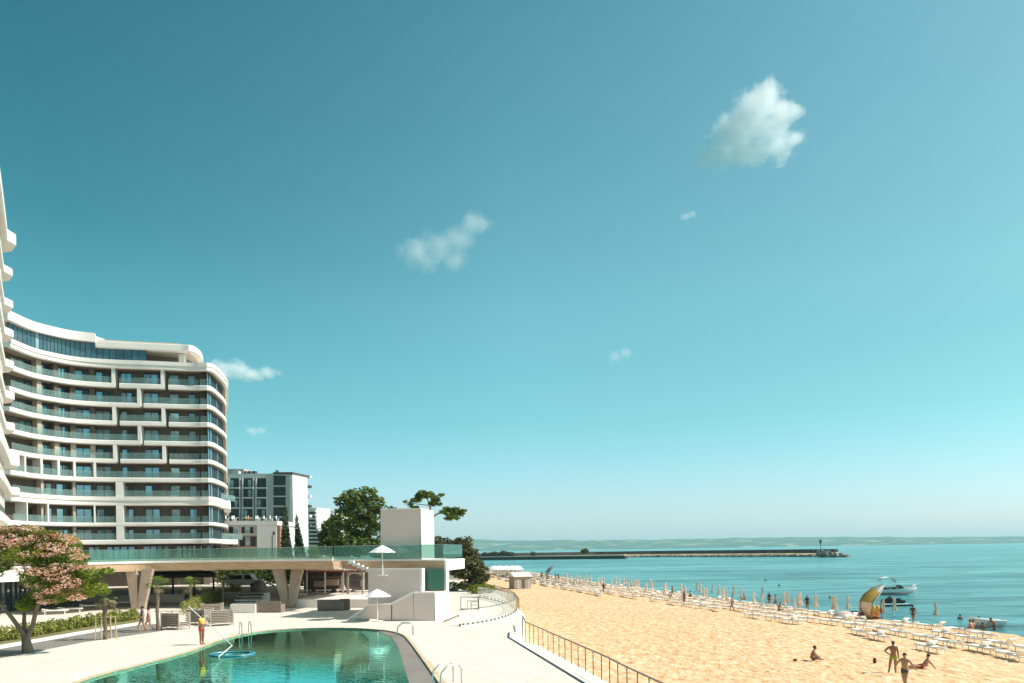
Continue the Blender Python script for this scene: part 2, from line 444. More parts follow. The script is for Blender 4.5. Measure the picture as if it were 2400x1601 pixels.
# ------------------------------------------------------------------ clouds (volumes well above the haze)
def cloud(name, label, px, py, wpx, hpx, Y, dens, seed, blobs, edge=1.0):
    s = Y / FOC
    c = Q(px, py, Y)
    w, h = wpx * s / 2, hpx * s / 2
    me = MB()
    for bx, bz, r in blobs:
        me.ball((c.x + bx * w, c.y + random.Random(seed + bx).uniform(-.2, .2) * w, c.z + bz * h), (r * w * 1.15, r * w, r * w * 0.85), 16, 10)
    mt = bpy.data.materials.new(name + '_vapour'); mt.use_nodes = True; t = mt.node_tree; t.nodes.clear()
    o = t.nodes.new('ShaderNodeOutputMaterial'); v = t.nodes.new('ShaderNodeVolumePrincipled')
    v.inputs['Color'].default_value = (1, 1, 1, 1); v.inputs['Anisotropy'].default_value = 0.0
    geo = t.nodes.new('ShaderNodeNewGeometry')
    mp = t.nodes.new('ShaderNodeMapping'); mp.inputs['Scale'].default_value = (1 / w, 1 / w, 1 / w); mp.inputs['Location'].default_value = (seed * 1.7, 0, 0)
    t.links.new(geo.outputs['Position'], mp.inputs[0])
    n = t.nodes.new('ShaderNodeTexNoise'); n.inputs['Scale'].default_value = 3.0; n.inputs['Detail'].default_value = 8; n.inputs['Roughness'].default_value = 0.66
    t.links.new(mp.outputs[0], n.inputs['Vector'])
    # fall off from each puff's centre so that the edge is soft
    acc = None
    for bx, bz, r in blobs:
        d = t.nodes.new('ShaderNodeVectorMath'); d.operation = 'SUBTRACT'
        d.inputs[1].default_value = (c.x + bx * w, c.y, c.z + bz * h); t.links.new(geo.outputs['Position'], d.inputs[0])
        sc = t.nodes.new('ShaderNodeVectorMath'); sc.operation = 'DIVIDE'; sc.inputs[1].default_value = (r * w * 1.1, r * w, r * w * 0.8)
        t.links.new(d.outputs[0], sc.inputs[0])
        ln = t.nodes.new('ShaderNodeVectorMath'); ln.operation = 'LENGTH'; t.links.new(sc.outputs[0], ln.inputs[0])
        iv = t.nodes.new('ShaderNodeMath'); iv.operation = 'SUBTRACT'; iv.inputs[0].default_value = 1.0; t.links.new(ln.outputs['Value'], iv.inputs[1])
        if acc is None: acc = iv.outputs[0]
        else:
            mxn = t.nodes.new('ShaderNodeMath'); mxn.operation = 'SMOOTH_MAX'; mxn.inputs[2].default_value = 0.15
            t.links.new(acc, mxn.inputs[0]); t.links.new(iv.outputs[0], mxn.inputs[1]); acc = mxn.outputs[0]
    k = t.nodes.new('ShaderNodeMath'); k.operation = 'MULTIPLY_ADD'; k.inputs[1].default_value = 2.5; k.inputs[2].default_value = -1.40
    t.links.new(n.outputs['Fac'], k.inputs[0])
    ad = t.nodes.new('ShaderNodeMath'); ad.operation = 'ADD'; t.links.new(acc, ad.inputs[0]); t.links.new(k.outputs[0], ad.inputs[1])
    mr = t.nodes.new('ShaderNodeMapRange'); mr.inputs['From Min'].default_value = 0.0; mr.inputs['From Max'].default_value = 0.55 * edge
    mr.inputs['To Min'].default_value = 0; mr.inputs['To Max'].default_value = dens / w
    t.links.new(ad.outputs[0], mr.inputs['Value']); t.links.new(mr.outputs[0], v.inputs['Density'])
    t.links.new(v.outputs[0], o.inputs['Volume'])
    import bmesh
    bm = bmesh.new()
    for p in me.v: bm.verts.new(p)
    r = bmesh.ops.convex_hull(bm, input=bm.verts)
    bmesh.ops.delete(bm, geom=[g for g in r['geom_interior'] if isinstance(g, bmesh.types.BMVert)], context='VERTS')
    hull = bpy.data.meshes.new(name); bm.to_mesh(hull); bm.free()
    hull.materials.append(mt)
    ob = link(name, hull)
    tag(ob, label, kind='stuff')
    return ob
cloud('cloud', 'large white puffy cloud high on the right of the sky', 1765, 302, 275, 208, 3000, 6.5, 3,
      [(0.05, 0.55, .42), (0.0, 0.15, .52), (0.42, 0.22, .40), (-.35, -.12, .42), (-.62, -.62, .34), (-.1, -.5, .42), (0.4, -.4, .38), (0.25, .8, .3), (.72, .35, .2), (.7, -.25, .22), (-.85, -.75, .22)], 1.5)
cloud('cloud', 'thin pale cloud low left of the large one', 1040, 570, 235, 150, 3200, 1.7, 8,
      [(-.55, -.3, .42), (-.1, -.1, .46), (.3, .1, .40), (.65, .6, .36), (.2, -.5, .36), (-.3, -.6, .3)], 1.9)
cloud('cloud', 'small white cloud low beside the curved hotel', 565, 872, 190, 75, 3600, 5, 5,
      [(-.5, .1, .40), (-.1, .1, .38), (.3, -.2, .30), (.65, -.1, .22), (.95, -.1, .16)], 1.7)
cloud('cloud', 'tiny faint cloud wisp above the distant hotel', 600, 1010, 70, 40, 3600, 1.0, 6, [(-.3, 0, .5), (.3, 0, .45)], 1.2)
cloud('cloud', 'faint cloud wisp in the middle of the sky', 1455, 832, 90, 50, 3300, .8, 11, [(-.3, -.2, .5), (.3, .2, .45)], 1.3)
cloud('cloud', 'faint cloud puff under the large white cloud', 1612, 505, 60, 45, 3300, .8, 12, [(-.2, -.1, .5), (.3, .1, .45)], 1.3)
# ------------------------------------------------------------------ the curved hotel
def resample(pts, step):
    P = [Vector(p) for p in pts]; out = [P[0]]
    for a, b in zip(P, P[1:]):
        L = (b - a).length; n = max(1, int(round(L / step)))
        for i in range(1, n + 1): out.append(a.lerp(b, i / n))
    return out
def smooth_path(ctrl, n=12):
    P = [Vector(p) for p in ctrl]; out = []
    for i in range(len(P) - 1):
        p0 = P[max(i - 1, 0)]; p1 = P[i]; p2 = P[i + 1]; p3 = P[min(i + 2, len(P) - 1)]
        for k in range(n):
            t = k / n
            out.append(0.5 * ((2 * p1) + (p2 - p0) * t + (2 * p0 - 5 * p1 + 4 * p2 - p3) * t * t + (3 * p1 - p0 - 3 * p2 + p3) * t ** 3))
    out.append(P[-1]); return out
def off_path(path, o):
    out = []
    for i, p in enumerate(path):
        a = path[max(i - 1, 0)]; b = path[min(i + 1, len(path) - 1)]
        d = (b - a).normalized(); out.append(Vector((p.x + d.y * o, p.y - d.x * o)))
    return out
def cut(path, k0, k1):
    """the stretch of a plan path whose direction X/Y from the camera lies between k0 and k1"""
    def at(k):
        for i in range(len(path) - 1):
            a, b = path[i], path[i + 1]; ka, kb = a.x / a.y, b.x / b.y
            if (ka <= k <= kb):
                t = (k - ka) / (kb - ka) if kb > ka else 0
                return i, a.lerp(b, t)
        return None
    s0 = at(k0) if k0 is not None else None; s1 = at(k1) if k1 is not None else None
    i0, p0 = s0 if s0 else (-1, None); i1, p1 = s1 if s1 else (len(path) - 1, None)
    out = ([p0] if p0 is not None else []) + path[i0 + 1:i1 + 1] + ([p1] if p1 is not None else [])
    res = [out[0]]
    for p in out[1:]:
        if (p - res[-1]).length > 0.02: res.append(p)
    return res

KX = lambda x: A(x, 900)
def P2(x, Y): return Vector((KX(x) * Y, Y))
HX = [(22, 112.4), (76.5, 117.7), (127.6, 121), (178.6, 123.5), (255, 125.5), (357, 127), (440, 128.4), (470, 128.5)]
main = smooth_path([P2(x, Y) for x, Y in HX], 6)
# rounded corner, then the side running back
c0 = main[-1]; dirn = (main[-1] - main[-2]).normalized()
corner = []
rad = 5.5
nrm = Vector((dirn.y, -dirn.x))
ctr = c0 - nrm * rad
a0 = math.atan2(nrm.y, nrm.x); a1 = math.radians(14)
for i in range(1, 9):
    a = a0 + (a1 - a0) * i / 8
    corner.append(ctr + Vector((math.cos(a), math.sin(a))) * rad)
# keep the side edge-on to the eye
back = [P2(530, Y) for Y in (147, 151, 157, 165)]
main[-1] = P2(485, 128.6)
corner = [P2(x, Y) for x, Y in ((493, 129.1), (500, 130.2), (506, 131.8), (511, 133.5), (516, 135.2), (520, 136.6), (524.5, 138.8), (528, 141), (530, 143.6))]
front = main + corner
FULL = front + back
hotel = thing('hotel', (-60, 128, 2), 'curved white hotel with stacked balcony bands and brown recessed walls, filling the left', 'hotel')
Z0 = CAM
LV = {'T': (32.1, 30.75), 10: (28.4, 27.5), 9: (25.2, 24.35), 8: (22.2, 21.35), 7: (19.0, 18.15), 6: (15.96, 15.15), 5: (12.9, 12.05), 4: (9.74, 8.2), 3: (5.5, 4.8), 2: (2.7, 1.85)}
def band_prof(zt, zb, deep=2.6, lip=0.0):
    return [(-deep, zt), (-0.10 + lip, zt), (0 + lip, zt - 0.10), (0 + lip, zb + 0.14), (-0.14 + lip, zb), (-deep, zb + 0.12)]
def band(path, zt, zb, deep=2.6, name='balcony_band', parent=hotel, lip=0.0):
    b = MB(); b.sweep([(p.x, p.y) for p in path], band_prof(Z0 + zt, Z0 + zb, deep, lip)[::-1]); o = b.build(name, WHITE, parent)
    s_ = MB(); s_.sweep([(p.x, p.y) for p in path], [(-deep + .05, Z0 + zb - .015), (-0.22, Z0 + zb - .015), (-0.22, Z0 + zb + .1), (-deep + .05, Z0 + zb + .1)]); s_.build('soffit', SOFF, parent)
    return o
c2 = lambda v: v / 3.92
SEG = {}
for L in (10, 8, 6): SEG[L] = [(None, c2(1052)), (c2(1095), c2(1505)), (c2(1545), None)]
for L in (9, 7): SEG[L] = [(None, c2(1284)), (c2(1316), None)]
for L in (5, 3, 2): SEG[L] = [(None, None)]
SEG[4] = [(None, None)]; SEG['T'] = [(None, None)]
glass_run = {}
for L, (zt, zb) in LV.items():
    for a, b_ in SEG[L]:
        pth = cut(FULL, KX(a) if a else None, KX(b_) if b_ else None)
        band(pth, zt, zb + (.08 if L != 'T' else 0), 2.6, lip=0.0 if L != 'T' else 0.25)
        if L in (4, 'T'):                                  # the deep bands have a second lip below a shadow groove
            m_ = MB(); m_.sweep([(p.x, p.y) for p in pth], [(-.3, Z0 + zt - .62), (0.12 + (0.25 if L == 'T' else 0), Z0 + zt - .62), (0.12 + (0.25 if L == 'T' else 0), Z0 + zt + .02), (-.3, Z0 + zt + .02)])
            m_.build('band_lip', WHITE, hotel)
    glass_run[L] = SEG[L]
# risers that join a band to the one above
def riser(x, zlo, zhi, w=1.15):
    p = cut(FULL, KX(x), KX(x) + 0.012)[0]; q = cut(FULL, KX(x) + 0.004, KX(x) + 0.012)[0]
    d = (q - p).normalized(); n = Vector((d.y, -d.x))
    b = MB(); M = Matrix.Rotation(math.atan2(d.y, d.x), 3, 'Z')
    c = p - n * 1.28
    b.box((c.x, c.y, Z0 + (zlo + zhi) / 2), (0.42 * w, 2.52, zhi - zlo), M=M); b.build('band_riser', WHITE, hotel)
for L, up, x in ((10, 'T', 1041), (10, 'T', 1493), (9, 10, 1273), (8, 9, 1043), (8, 9, 1495), (7, 8, 1274), (6, 7, 1045), (6, 7, 1497)):
    riser(c2(x), LV[L][1] + 0.3, LV[up][1] + 0.1, 1.25)
for lo, hi in ((4, 5), (3, 4), (2, 3)): riser(276, LV[lo][0] - .05, LV[hi][1] + .15, 2.6)
for x in (57, 95, 135, 172, 219): riser(x, LV[5][0] - .05, LV[6][1] + .15, 0.8)
for x in (60, 109, 217): riser(x, LV[3][0] - .05, LV[4][1] + .2, 0.5)

# the recessed wall behind the balconies
wall_path = off_path(FULL, -1.9)
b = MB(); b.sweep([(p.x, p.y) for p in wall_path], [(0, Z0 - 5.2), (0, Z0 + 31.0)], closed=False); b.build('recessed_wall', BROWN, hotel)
b = MB(); pl = off_path(FULL, -2.1)
b.prism([(p.x, p.y) for p in pl] + [(-70, 165), (-98, 165), (-84, 113)], Z0 + 31.1, Z0 + 31.9); b.build('roof_terrace', WHITE, hotel)

# windows: shared meshes per size
WIN = {}
def window_parts(w, h, kind):
    key = (round(w, 1), round(h, 1), kind)
    if key in WIN: return WIN[key]
    w, h = key[0], key[1]
    f = MB(); t = 0.09
    f.box((0, -0.05, t / 2), (w, 0.12, t)); f.box((0, -0.05, h - t / 2), (w, 0.12, t))
    f.box((-w / 2 + t / 2, -0.05, h / 2), (t, 0.12, h - 2 * t)); f.box((w / 2 - t / 2, -0.05, h / 2), (t, 0.12, h - 2 * t))
    if w > 1.6: f.box((0, -0.052, h / 2), (t * 1.3, 0.12, h - 2 * t))
    fm = f.mesh('window'); fm.materials.append(DARK)
    pm = []
    segs = [(-w / 2 + t, -t * .65), (t * .65, w / 2 - t)] if w > 1.6 else [(-w / 2 + t, w / 2 - t)]
    for i, (x0, x1) in enumerate(segs):
        p = MB(); p.box(((x0 + x1) / 2, -0.02, h / 2), (x1 - x0, 0.02, h - 2 * t))
        me = p.mesh('pane')
        mt = PANE
        if kind == 'open' and i == len(segs) - 1: mt = PANED
        if kind == 'curtain' and i == 0: mt = PANEL
        if kind == 'bothcurtain': mt = PANEL
        me.materials.append(mt); pm.append(me)
    WIN[key] = (fm, pm); return WIN[key]
def add_window(parent, p, n, w, h, z, kind='glass'):
    fm, pm = window_parts(w, h, kind)
    o = bpy.data.objects.new('window', fm); COL.objects.link(o); o.parent = parent
    o.location = Vector((p.x, p.y, z)) + Vector((n.x, n.y, 0)) * 0.02 - parent.location
    o.rotation_euler = (0, 0, math.atan2(n.y, n.x) + PI / 2)
    for me in pm:
        q = bpy.data.objects.new('pane', me); COL.objects.link(q); q.parent = o
    return o
rng = random.Random(4)
WX = [(160, 285), (340, 460), (497, 628), (685, 825), (875, 1010), (1110, 1215), (1320, 1455), (1555, 1645), (1728, 1795), (1868, 1900)]
FLOORS = [(10, 2.35), (9, 2.25), (8, 2.15), (7, 2.25), (6, 2.15), (5, 2.2), (4, 2.25), (3, 2.45), (2, 2.0)]
UP = {10: 'T', 9: 10, 8: 9, 7: 8, 6: 7, 5: 6, 4: 5, 3: 4, 2: 3}
for L, _ in FLOORS:
    zt = LV[L][0]; clear = LV[UP[L]][1] - zt
    for wi, (xa, xb) in enumerate(WX):
        a = cut(wall_path, KX(c2(xa)), KX(c2(xb)))
        p0, p1 = a[0], a[-1]; d = (p1 - p0); w = min(d.length, 3.0)
        dn = d.normalized(); n = Vector((dn.y, -dn.x))
        r = rng.random()
        kind = 'open' if (r < 0.33 and wi < 6) or r < 0.08 else ('curtain' if r > 0.80 else ('bothcurtain' if r > 0.74 else 'glass'))
        if L in (5, 6, 4) and wi == 0: continue
        mid = cut(wall_path, KX(c2((xa + xb) / 2)), None)[0]
        add_window(hotel, mid + n * 0.02, n, w, clear - 0.35, Z0 + zt + 0.02, kind)
# partitions between the balconies of the concave part
for L, _ in FLOORS:
    zt = LV[L][0]; zc = LV[UP[L]][1]
    for x in ((312, 478, 655, 850) if L > 4 else (330, 655)):
        p = cut(wall_path, KX(c2(x)), None)[0]; q = cut(wall_path, KX(c2(x)) + .004, None)[0]
        d = (q - p).normalized(); n = Vector((d.y, -d.x)); c = p + n * 0.62
        b = MB(); b.box((c.x, c.y, Z0 + (zt + zc) / 2 + .03), (0.75 if L > 5 else 0.4, 1.2, zc - zt - 0.0), M=Matrix.Rotation(math.atan2(d.y, d.x), 3, 'Z'))
        b.build('partition_wall', TAN if x < 400 or L < 7 else BROWN, hotel)  # tan fins carry their sunlight in the colour, the rest stay brown
# corner glazing, floor to ceiling, running round the corner
cw = off_path(FULL, -0.8)[:len(front)]
gp = resample(cut(cw, KX(484), None), 1.3)
for L, _ in FLOORS:
    zt = LV[L][0]; clear = LV[UP[L]][1] - zt
    for i in range(len(gp) - 1):
        d = gp[i + 1] - gp[i]
        if d.length < 0.5: continue
        dn = d.normalized(); n = Vector((dn.y, -dn.x)); m0 = (gp[i] + gp[i + 1]) / 2
        add_window(hotel, m0, n, d.length, clear - 0.06, Z0 + zt + 0.01, 'bothcurtain' if (i == 0 and rng.random() < .5) else 'glass')
# glass balustrades
def balustrade(path, z, parent, h=1.05, step=2.6, matg=None, name='glass_panel', rail=True, railmat=None):
    P = resample(path, step)
    for a, b_ in zip(P, P[1:]):
        if (b_ - a).length < 0.3: continue
        d = (b_ - a).normalized() * 0.02
        m_ = MB(); m_.bar((a.x + d.x, a.y + d.y, z + h / 2), (b_.x - d.x, b_.y - d.y, z + h / 2), 0.02, h)
        m_.build(name, matg or RAILG, parent)
    if rail:
        m_ = MB()
        for a, b_ in zip(path, path[1:]): m_.bar((a.x, a.y, z + h + .015), (b_.x, b_.y, z + h + .015), 0.05, 0.03)
        m_.build('handrail', railmat or STEEL, parent)
gl = off_path(FULL, -0.18)
for L in (10, 9, 8, 7, 6, 5, 4, 3, 2):
    for a, b_ in SEG[L]:
        pth = cut(gl, KX(a) if a else KX(24), KX(b_) if b_ else KX(484))
        balustrade(pth, Z0 + LV[L][0], hotel, step=3.0, rail=False)
# penthouse floor: tall glazing, fascias, open loggia
ph = off_path(FULL, -0.9)
pw = cut(ph, KX(20), KX(c2(1350)))
P = resample(pw, 2.1)
b = MB()
for i, (a, c) in enumerate(zip(P, P[1:])):
    m_ = MB(); d = (c - a).normalized() * 0.05
    x_px = 1200 + (a.x / a.y) * FOC
    top = 35.0 if a.x / a.y < KX(222) else 34.25
    m_.bar((a.x + d.x, a.y + d.y, Z0 + (top + 32.1) / 2), (c.x - d.x, c.y - d.y, Z0 + (top + 32.1) / 2), 0.03, top - 32.1)
    m_.build('penthouse_pane', PANEL if i == 7 else PANEBLUE, hotel)
    b.bar((a.x, a.y, Z0 + 32.1), (a.x, a.y, Z0 + top), 0.09)
b.build('mullions', DARK, hotel)
b = MB(); f1 = cut(off_path(FULL, -0.1), KX(20), KX(c2(880)))
b.sweep([(p.x, p.y) for p in f1], [(-1.6, Z0 + 34.95), (0, Z0 + 34.95), (0.05, Z0 + 36.35), (-1.6, Z0 + 36.35)])
e = f1[-1]; d = (f1[-1] - f1[-2]).normalized(); b.build('penthouse_fascia', WHITE, hotel)
f2 = cut(off_path(FULL, -0.5), KX(c2(882)), KX(c2(1650)))
# the roof slab narrows into a rounded tip
tip = [P2(c2(1760), 129.0), P2(c2(1830), 131.5), P2(c2(1866), 135.5), P2(c2(1870), 141)]
f2 = smooth_path([f2[0], f2[len(f2) // 2], f2[-1]] + tip, 6)
b = MB(); b.sweep([(p.x, p.y) for p in f2], [(-1.0, Z0 + 34.15), (-0.15, Z0 + 34.15), (0, Z0 + 34.3), (0, Z0 + 35.2), (-.12, Z0 + 35.3), (-1.0, Z0 + 35.3)])
b.build('roof_fascia', WHITE, hotel)
b = MB(); b.prism([(p.x, p.y) for p in off_path(f2, -0.8)] + [(-66, 150), (-80, 150)], Z0 + 34.2, Z0 + 35.22); b.build('roof', ROOFM, hotel)
b = MB(); b.sweep([(p.x, p.y) for p in off_path(f2[:13], -0.5)], [(-.5, Z0 + 35.3), (0, Z0 + 35.3), (-.1, Z0 + 35.62), (-.5, Z0 + 35.62)]); b.build('roof_edge', TAN, hotel)
b = MB(); b.prism([(p.x, p.y) for p in cut(off_path(FULL, -1.4), KX(18), KX(c2(880)))] + [(-62, 150), (-84, 150), (-80, 113)], Z0 + 35.0, Z0 + 36.2); b.build('roof', WHITE, hotel)
# loggia back wall and white post
lw = [P2(c2(1352), 131.5), P2(c2(1700), 133.5), P2(c2(1850), 139), P2(c2(1858), 150)]
b = MB(); b.sweep([(p.x, p.y) for p in lw], [(0, Z0 + 32.0), (0, Z0 + 34.2)], closed=False); b.build('loggia_wall', mat('loggia_brown', (.27, .22, .17), .8), hotel)
p = P2(c2(1680), 130.6); b = MB(); b.box((p.x, p.y, Z0 + 33.1), (0.9, 0.9, 2.1)); b.build('column', WHITE, hotel)
# ground storey glazing behind the bridge terrace
gpth = cut(off_path(FULL, -1.6), KX(195), KX(548))
P = resample(gpth, 2.4)
for i, (a, c) in enumerate(zip(P, P[1:])):
    d = c - a
    if d.length < .4: continue
    if i % 5 == 3: continue
    dn = d.normalized(); n = Vector((dn.y, -dn.x)); add_window(hotel, (a + c) / 2, n, d.length - .05, 2.1, Z0 - 0.5, 'glass')
# side balconies that stick out beyond the corner
for L in (10, 9, 8, 7, 6, 5, 4, 3, 2):
    zt, zb = LV[L]
    if L not in (2, 4): continue
    ex = {2: 552, 4: 536}[L]
    p0 = P2(514, 134.5); p1 = P2(ex, 139); p2 = P2(ex + .5, 150)
    b = MB(); b.sweep([(p0.x, p0.y), (p1.x - .4, p1.y - 1.0), (p1.x, p1.y), (p2.x, p2.y)], band_prof(Z0 + zt, Z0 + zb, 2.2)[::-1]); b.build('balcony_band', WHITE, hotel)
    if L in (2, 3, 4, 5):
        balustrade([Vector((p0.x, p0.y)), Vector((p1.x - .2, p1.y - .6)), Vector((p1.x - .2, p1.y + 3))], Z0 + zt, hotel, rail=False)

# the nearer wing at the left edge of the frame
def wing_pt(x, Y): return Vector((A(x, 800) * Y, Y))
wp = [wing_pt(-120, 45), wing_pt(-75, 51), wing_pt(-35, 57.5), wing_pt(-14, 63.5), wing_pt(-1, 70.5), wing_pt(8, 77.5)]
wp = smooth_path(wp, 4)
tipc = [Vector((wp[-1].x + .02, wp[-1].y + 1.3)), Vector((wp[-1].x - 1.0, wp[-1].y + 2.4)), Vector((wp[-1].x - 5, wp[-1].y + 3.4))]
wing = wp + tipc
WL = [33.3, 29.7, 26.4, 23.4, 20.2, 17.0, 13.8, 10.6, 7.2, 3.8]
for i, zt in enumerate(WL):
    zb = zt - (1.3 if i in (0, 7) else 0.9)
    q = off_path(wing, 0.5 if i == 0 else (0.15 if i < 7 else .5))
    b = MB(); b.sweep([(p.x, p.y) for p in q], band_prof(Z0 + zt, Z0 + zb, 3.2)[::-1]); b.build('wing_balcony_band', WHITE, hotel)
    if i > 0: balustrade([p for p in off_path(wp, -0.05)], Z0 + zt, hotel, step=3.2, rail=False)
ww = off_path(wing, -2.0)
b = MB(); b.sweep([(p.x, p.y) for p in ww], [(0, Z0 - 5), (0, Z0 + 31.5)], closed=False); b.build('wing_wall', TAN, hotel)
b = MB(); b.prism([(p.x, p.y) for p in off_path(wing, -2.2)] + [(-75, 85), (-75, 48)], Z0 + 31.4, Z0 + 32.3); b.build('roof', WHITE, hotel)
for i in range(len(WL) - 1):
    P = resample(wp, 4.0)
    for j, (a, c) in enumerate(zip(P[:-1], P[1:])):
        dn = (c - a).normalized(); n = Vector((dn.y, -dn.x)); m_ = (a + c) / 2 - n * 1.98
        add_window(hotel, m_, n, 2.2, 2.0, Z0 + WL[i + 1] + .02, 'glass')
        q = a - n * 1.0
        b = MB(); b.box((q.x, q.y, Z0 + (WL[i] + WL[i + 1]) / 2 - .45), (0.25, 1.9, WL[i] - WL[i + 1] - .9), M=Matrix.Rotation(math.atan2(dn.y, dn.x), 3, 'Z')); b.build('partition_wall', WHITE, hotel)
# podium at the foot of the wing
pod = [wing_pt(-140, 57), wing_pt(-40, 61), Vector((A(61, 1360) * 64, 64)), Vector((A(66, 1360) * 70, 70)), Vector((A(150, 1360) * 84, 84))]
b = MB(); b.sweep([(p.x, p.y) for p in pod], [(-6, 5.15), (0, 5.15), (0, 6.3), (-6, 6.3)]); b.build('podium_fascia', WHITE, hotel)
pi = off_path(pod, -2.2); P = resample(pi, 1.7)
b = MB(); b.sweep([(p.x, p.y) for p in off_path(pod, -3.6)], [(0, 2.1), (0, 5.2)], closed=False); b.build('podium_wall', mat('podium_interior', (.20, .17, .14), .8), hotel)
for i, (a, c) in enumerate(zip(P, P[1:])):
    d = c - a; dn = d.normalized(); n = Vector((dn.y, -dn.x)); add_window(hotel, (a + c) / 2, n, d.length - .04, 2.95, 2.15, 'bothcurtain' if i % 3 else 'glass')
# ------------------------------------------------------------------ pool deck
DZ = 2.1
PAVE = mat('pale_stone_paving', (0.82, 0.73, 0.645), 0.75, (0.76, 0.665, 0.58), 0.9, 5, bump=0.05, bscale=9)
def slabbed(m, sx, sy, rot, amt=0.09):
    t = m.node_tree; b = t.nodes['Principled BSDF']; src = b.inputs['Base Color'].links[0].from_socket
    geo = t.nodes.new('ShaderNodeNewGeometry'); mp = t.nodes.new('ShaderNodeMapping'); mp.inputs['Rotation'].default_value = (0, 0, rot)
    t.links.new(geo.outputs['Position'], mp.inputs[0])
    br = t.nodes.new('ShaderNodeTexBrick'); br.inputs['Scale'].default_value = 1.0; br.inputs['Brick Width'].default_value = sx; br.inputs['Row Height'].default_value = sy
    br.inputs['Mortar Size'].default_value = 0.018; br.inputs['Color1'].default_value = (1, 1, 1, 1); br.inputs['Color2'].default_value = (1 - amt, 1 - amt * 1.1, 1 - amt * 1.3, 1); br.inputs['Mortar'].default_value = (0.68, 0.61, 0.54, 1)
    t.links.new(mp.outputs[0], br.inputs['Vector'])
    mm = t.nodes.new('ShaderNodeMix'); mm.data_type = 'RGBA'; mm.blend_type = 'MULTIPLY'; mm.inputs[0].default_value = 1
    t.links.new(src, mm.inputs[6]); t.links.new(br.outputs['Color'], mm.inputs[7]); t.links.new(mm.outputs[2], b.inputs['Base Color'])
slabbed(PAVE, 1.2, 0.6, 0.35)
POOL_PX = [(150, 1612), (180, 1601), (222, 1586), (270, 1573), (330, 1558), (395, 1541), (455, 1524), (510, 1503), (560, 1489), (610, 1480), (670, 1475), (740, 1472.5), (810, 1472.5), (870, 1475), (915, 1480), (945, 1490),
           (962, 1508), (982, 1535), (1004, 1566), (1028, 1601), (1042, 1622)]
pool = [G(x, y, DZ) for x, y in POOL_PX]
pool = [Vector((p.x, p.y)) for p in pool]
pr = pool[-1]; plft = pool[0]
pool_out = smooth_path(pool, 4)
pool_poly = [(p.x, p.y) for p in pool_out] + [(pr.x + .5, 18), (plft.x + 1.0, 18)]
E = [(9.0, 10), (2.43 + (28.7 - 10) * 0.19, 10)]
edge_r = [(2.43 + 13.7 * .19, 15), (2.43, 28.7), (-0.5, 44), (-0.45, 46.5), (0.2, 51), (0.35, 60), (-0.5, 70), (-3.2, 96), (-8.5, 130)]
outer = [(-95, 15)] + edge_r + [(-40, 175), (-95, 175)]
# deck as a sheet with the pool cut out: two polygons joined along a seam left and right of the pool
b = MB()
top = [(p.x, p.y) for p in pool_out]
z = DZ
polyA = [(-95, 175), (-95, top[0][1])] + top + [(edge_r[1][0] + (edge_r[1][1] - top[-1][1]) * .19, top[-1][1])] + [e for e in edge_r[1:]] + [(-40, 175)]
b.add([(x, y, z) for x, y in polyA], [tuple(range(len(polyA)))])
b.add([(x, y, z) for x, y in [(-95, top[0][1]), (-95, 12), (plft.x + 1, 12), (plft.x + 1, 18), (top[0][0], top[0][1])]], [(0, 1, 2, 3, 4)])
b.add([(x, y, z) for x, y in [(top[-1][0], top[-1][1]), (pr.x + .5, 18), (plft.x + 1, 18), (plft.x + 1, 12), (6.0, 12), (edge_r[1][0] + (edge_r[1][1] - top[-1][1]) * .19, top[-1][1])]], [(0, 1, 2, 3, 4, 5)])
for f in range(3): pass
deck = b.build('pool_deck', PAVE); tag(deck, kind='structure')
# retaining wall under the seaward edge of the deck
er = [Vector(e) for e in [(edge_r[0][0], 12)] + edge_r]
b = MB(); b.sweep([(p.x, p.y) for p in reversed(er)], [(-.3, -1), (0.0, -1), (0.0, DZ - .004), (-.3, DZ - .004)]); tag(b.build('retaining_wall', WHITE), 'white retaining wall along the seaward edge of the pool deck', 'wall')

# slab joints in the near paving, as raised stones would be: shallow pale slabs on the strip right of the pool
COPE = mat('tan_coping', (0.62, 0.45, 0.27), 0.7, (0.70, 0.54, 0.36), 3)
pool_o = thing('swimming_pool', (-10, 35, DZ - 1.5), 'freeform turquoise swimming pool with a tan stone rim', 'pool')
P = resample(pool_out + [Vector((pr.x + .5, 18))], 0.62)
N_ = len(P)
for i in range(N_ - 1):
    a, c = P[i], P[i + 1]; d = c - a
    if d.length < .2: continue
    u = d.normalized(); n = Vector((-u.y, u.x)); wdt = 0.16 if i < N_ * .72 else 0.26
    m_ = MB(); q0 = a + u * .012; q1 = c - u * .012
    m_.prism([(q0.x, q0.y), (q1.x, q1.y), (q1.x + n.x * wdt, q1.y + n.y * wdt), (q0.x + n.x * wdt, q0.y + n.y * wdt)], DZ - 0.30, DZ + 0.03 + rng.uniform(0, .006))
    m_.build('coping_stone', COPE, pool_o)
POOLT = mat('pool_tiles', (0.20, 0.50, 0.47), 0.4, (0.30, 0.60, 0.56), 0.5, bump=.05)
b = MB(); n = len(pool_poly)
zb = DZ - 1.35
vs = [(x, y, zb) for x, y in pool_poly] + [(x, y, DZ - 0.01) for x, y in pool_poly]
b.add(vs, [tuple(range(n))] + [(i, n + i, n + (i + 1) % n, (i + 1) % n) for i in range(n)])
b.build('basin', POOLT, pool_o)
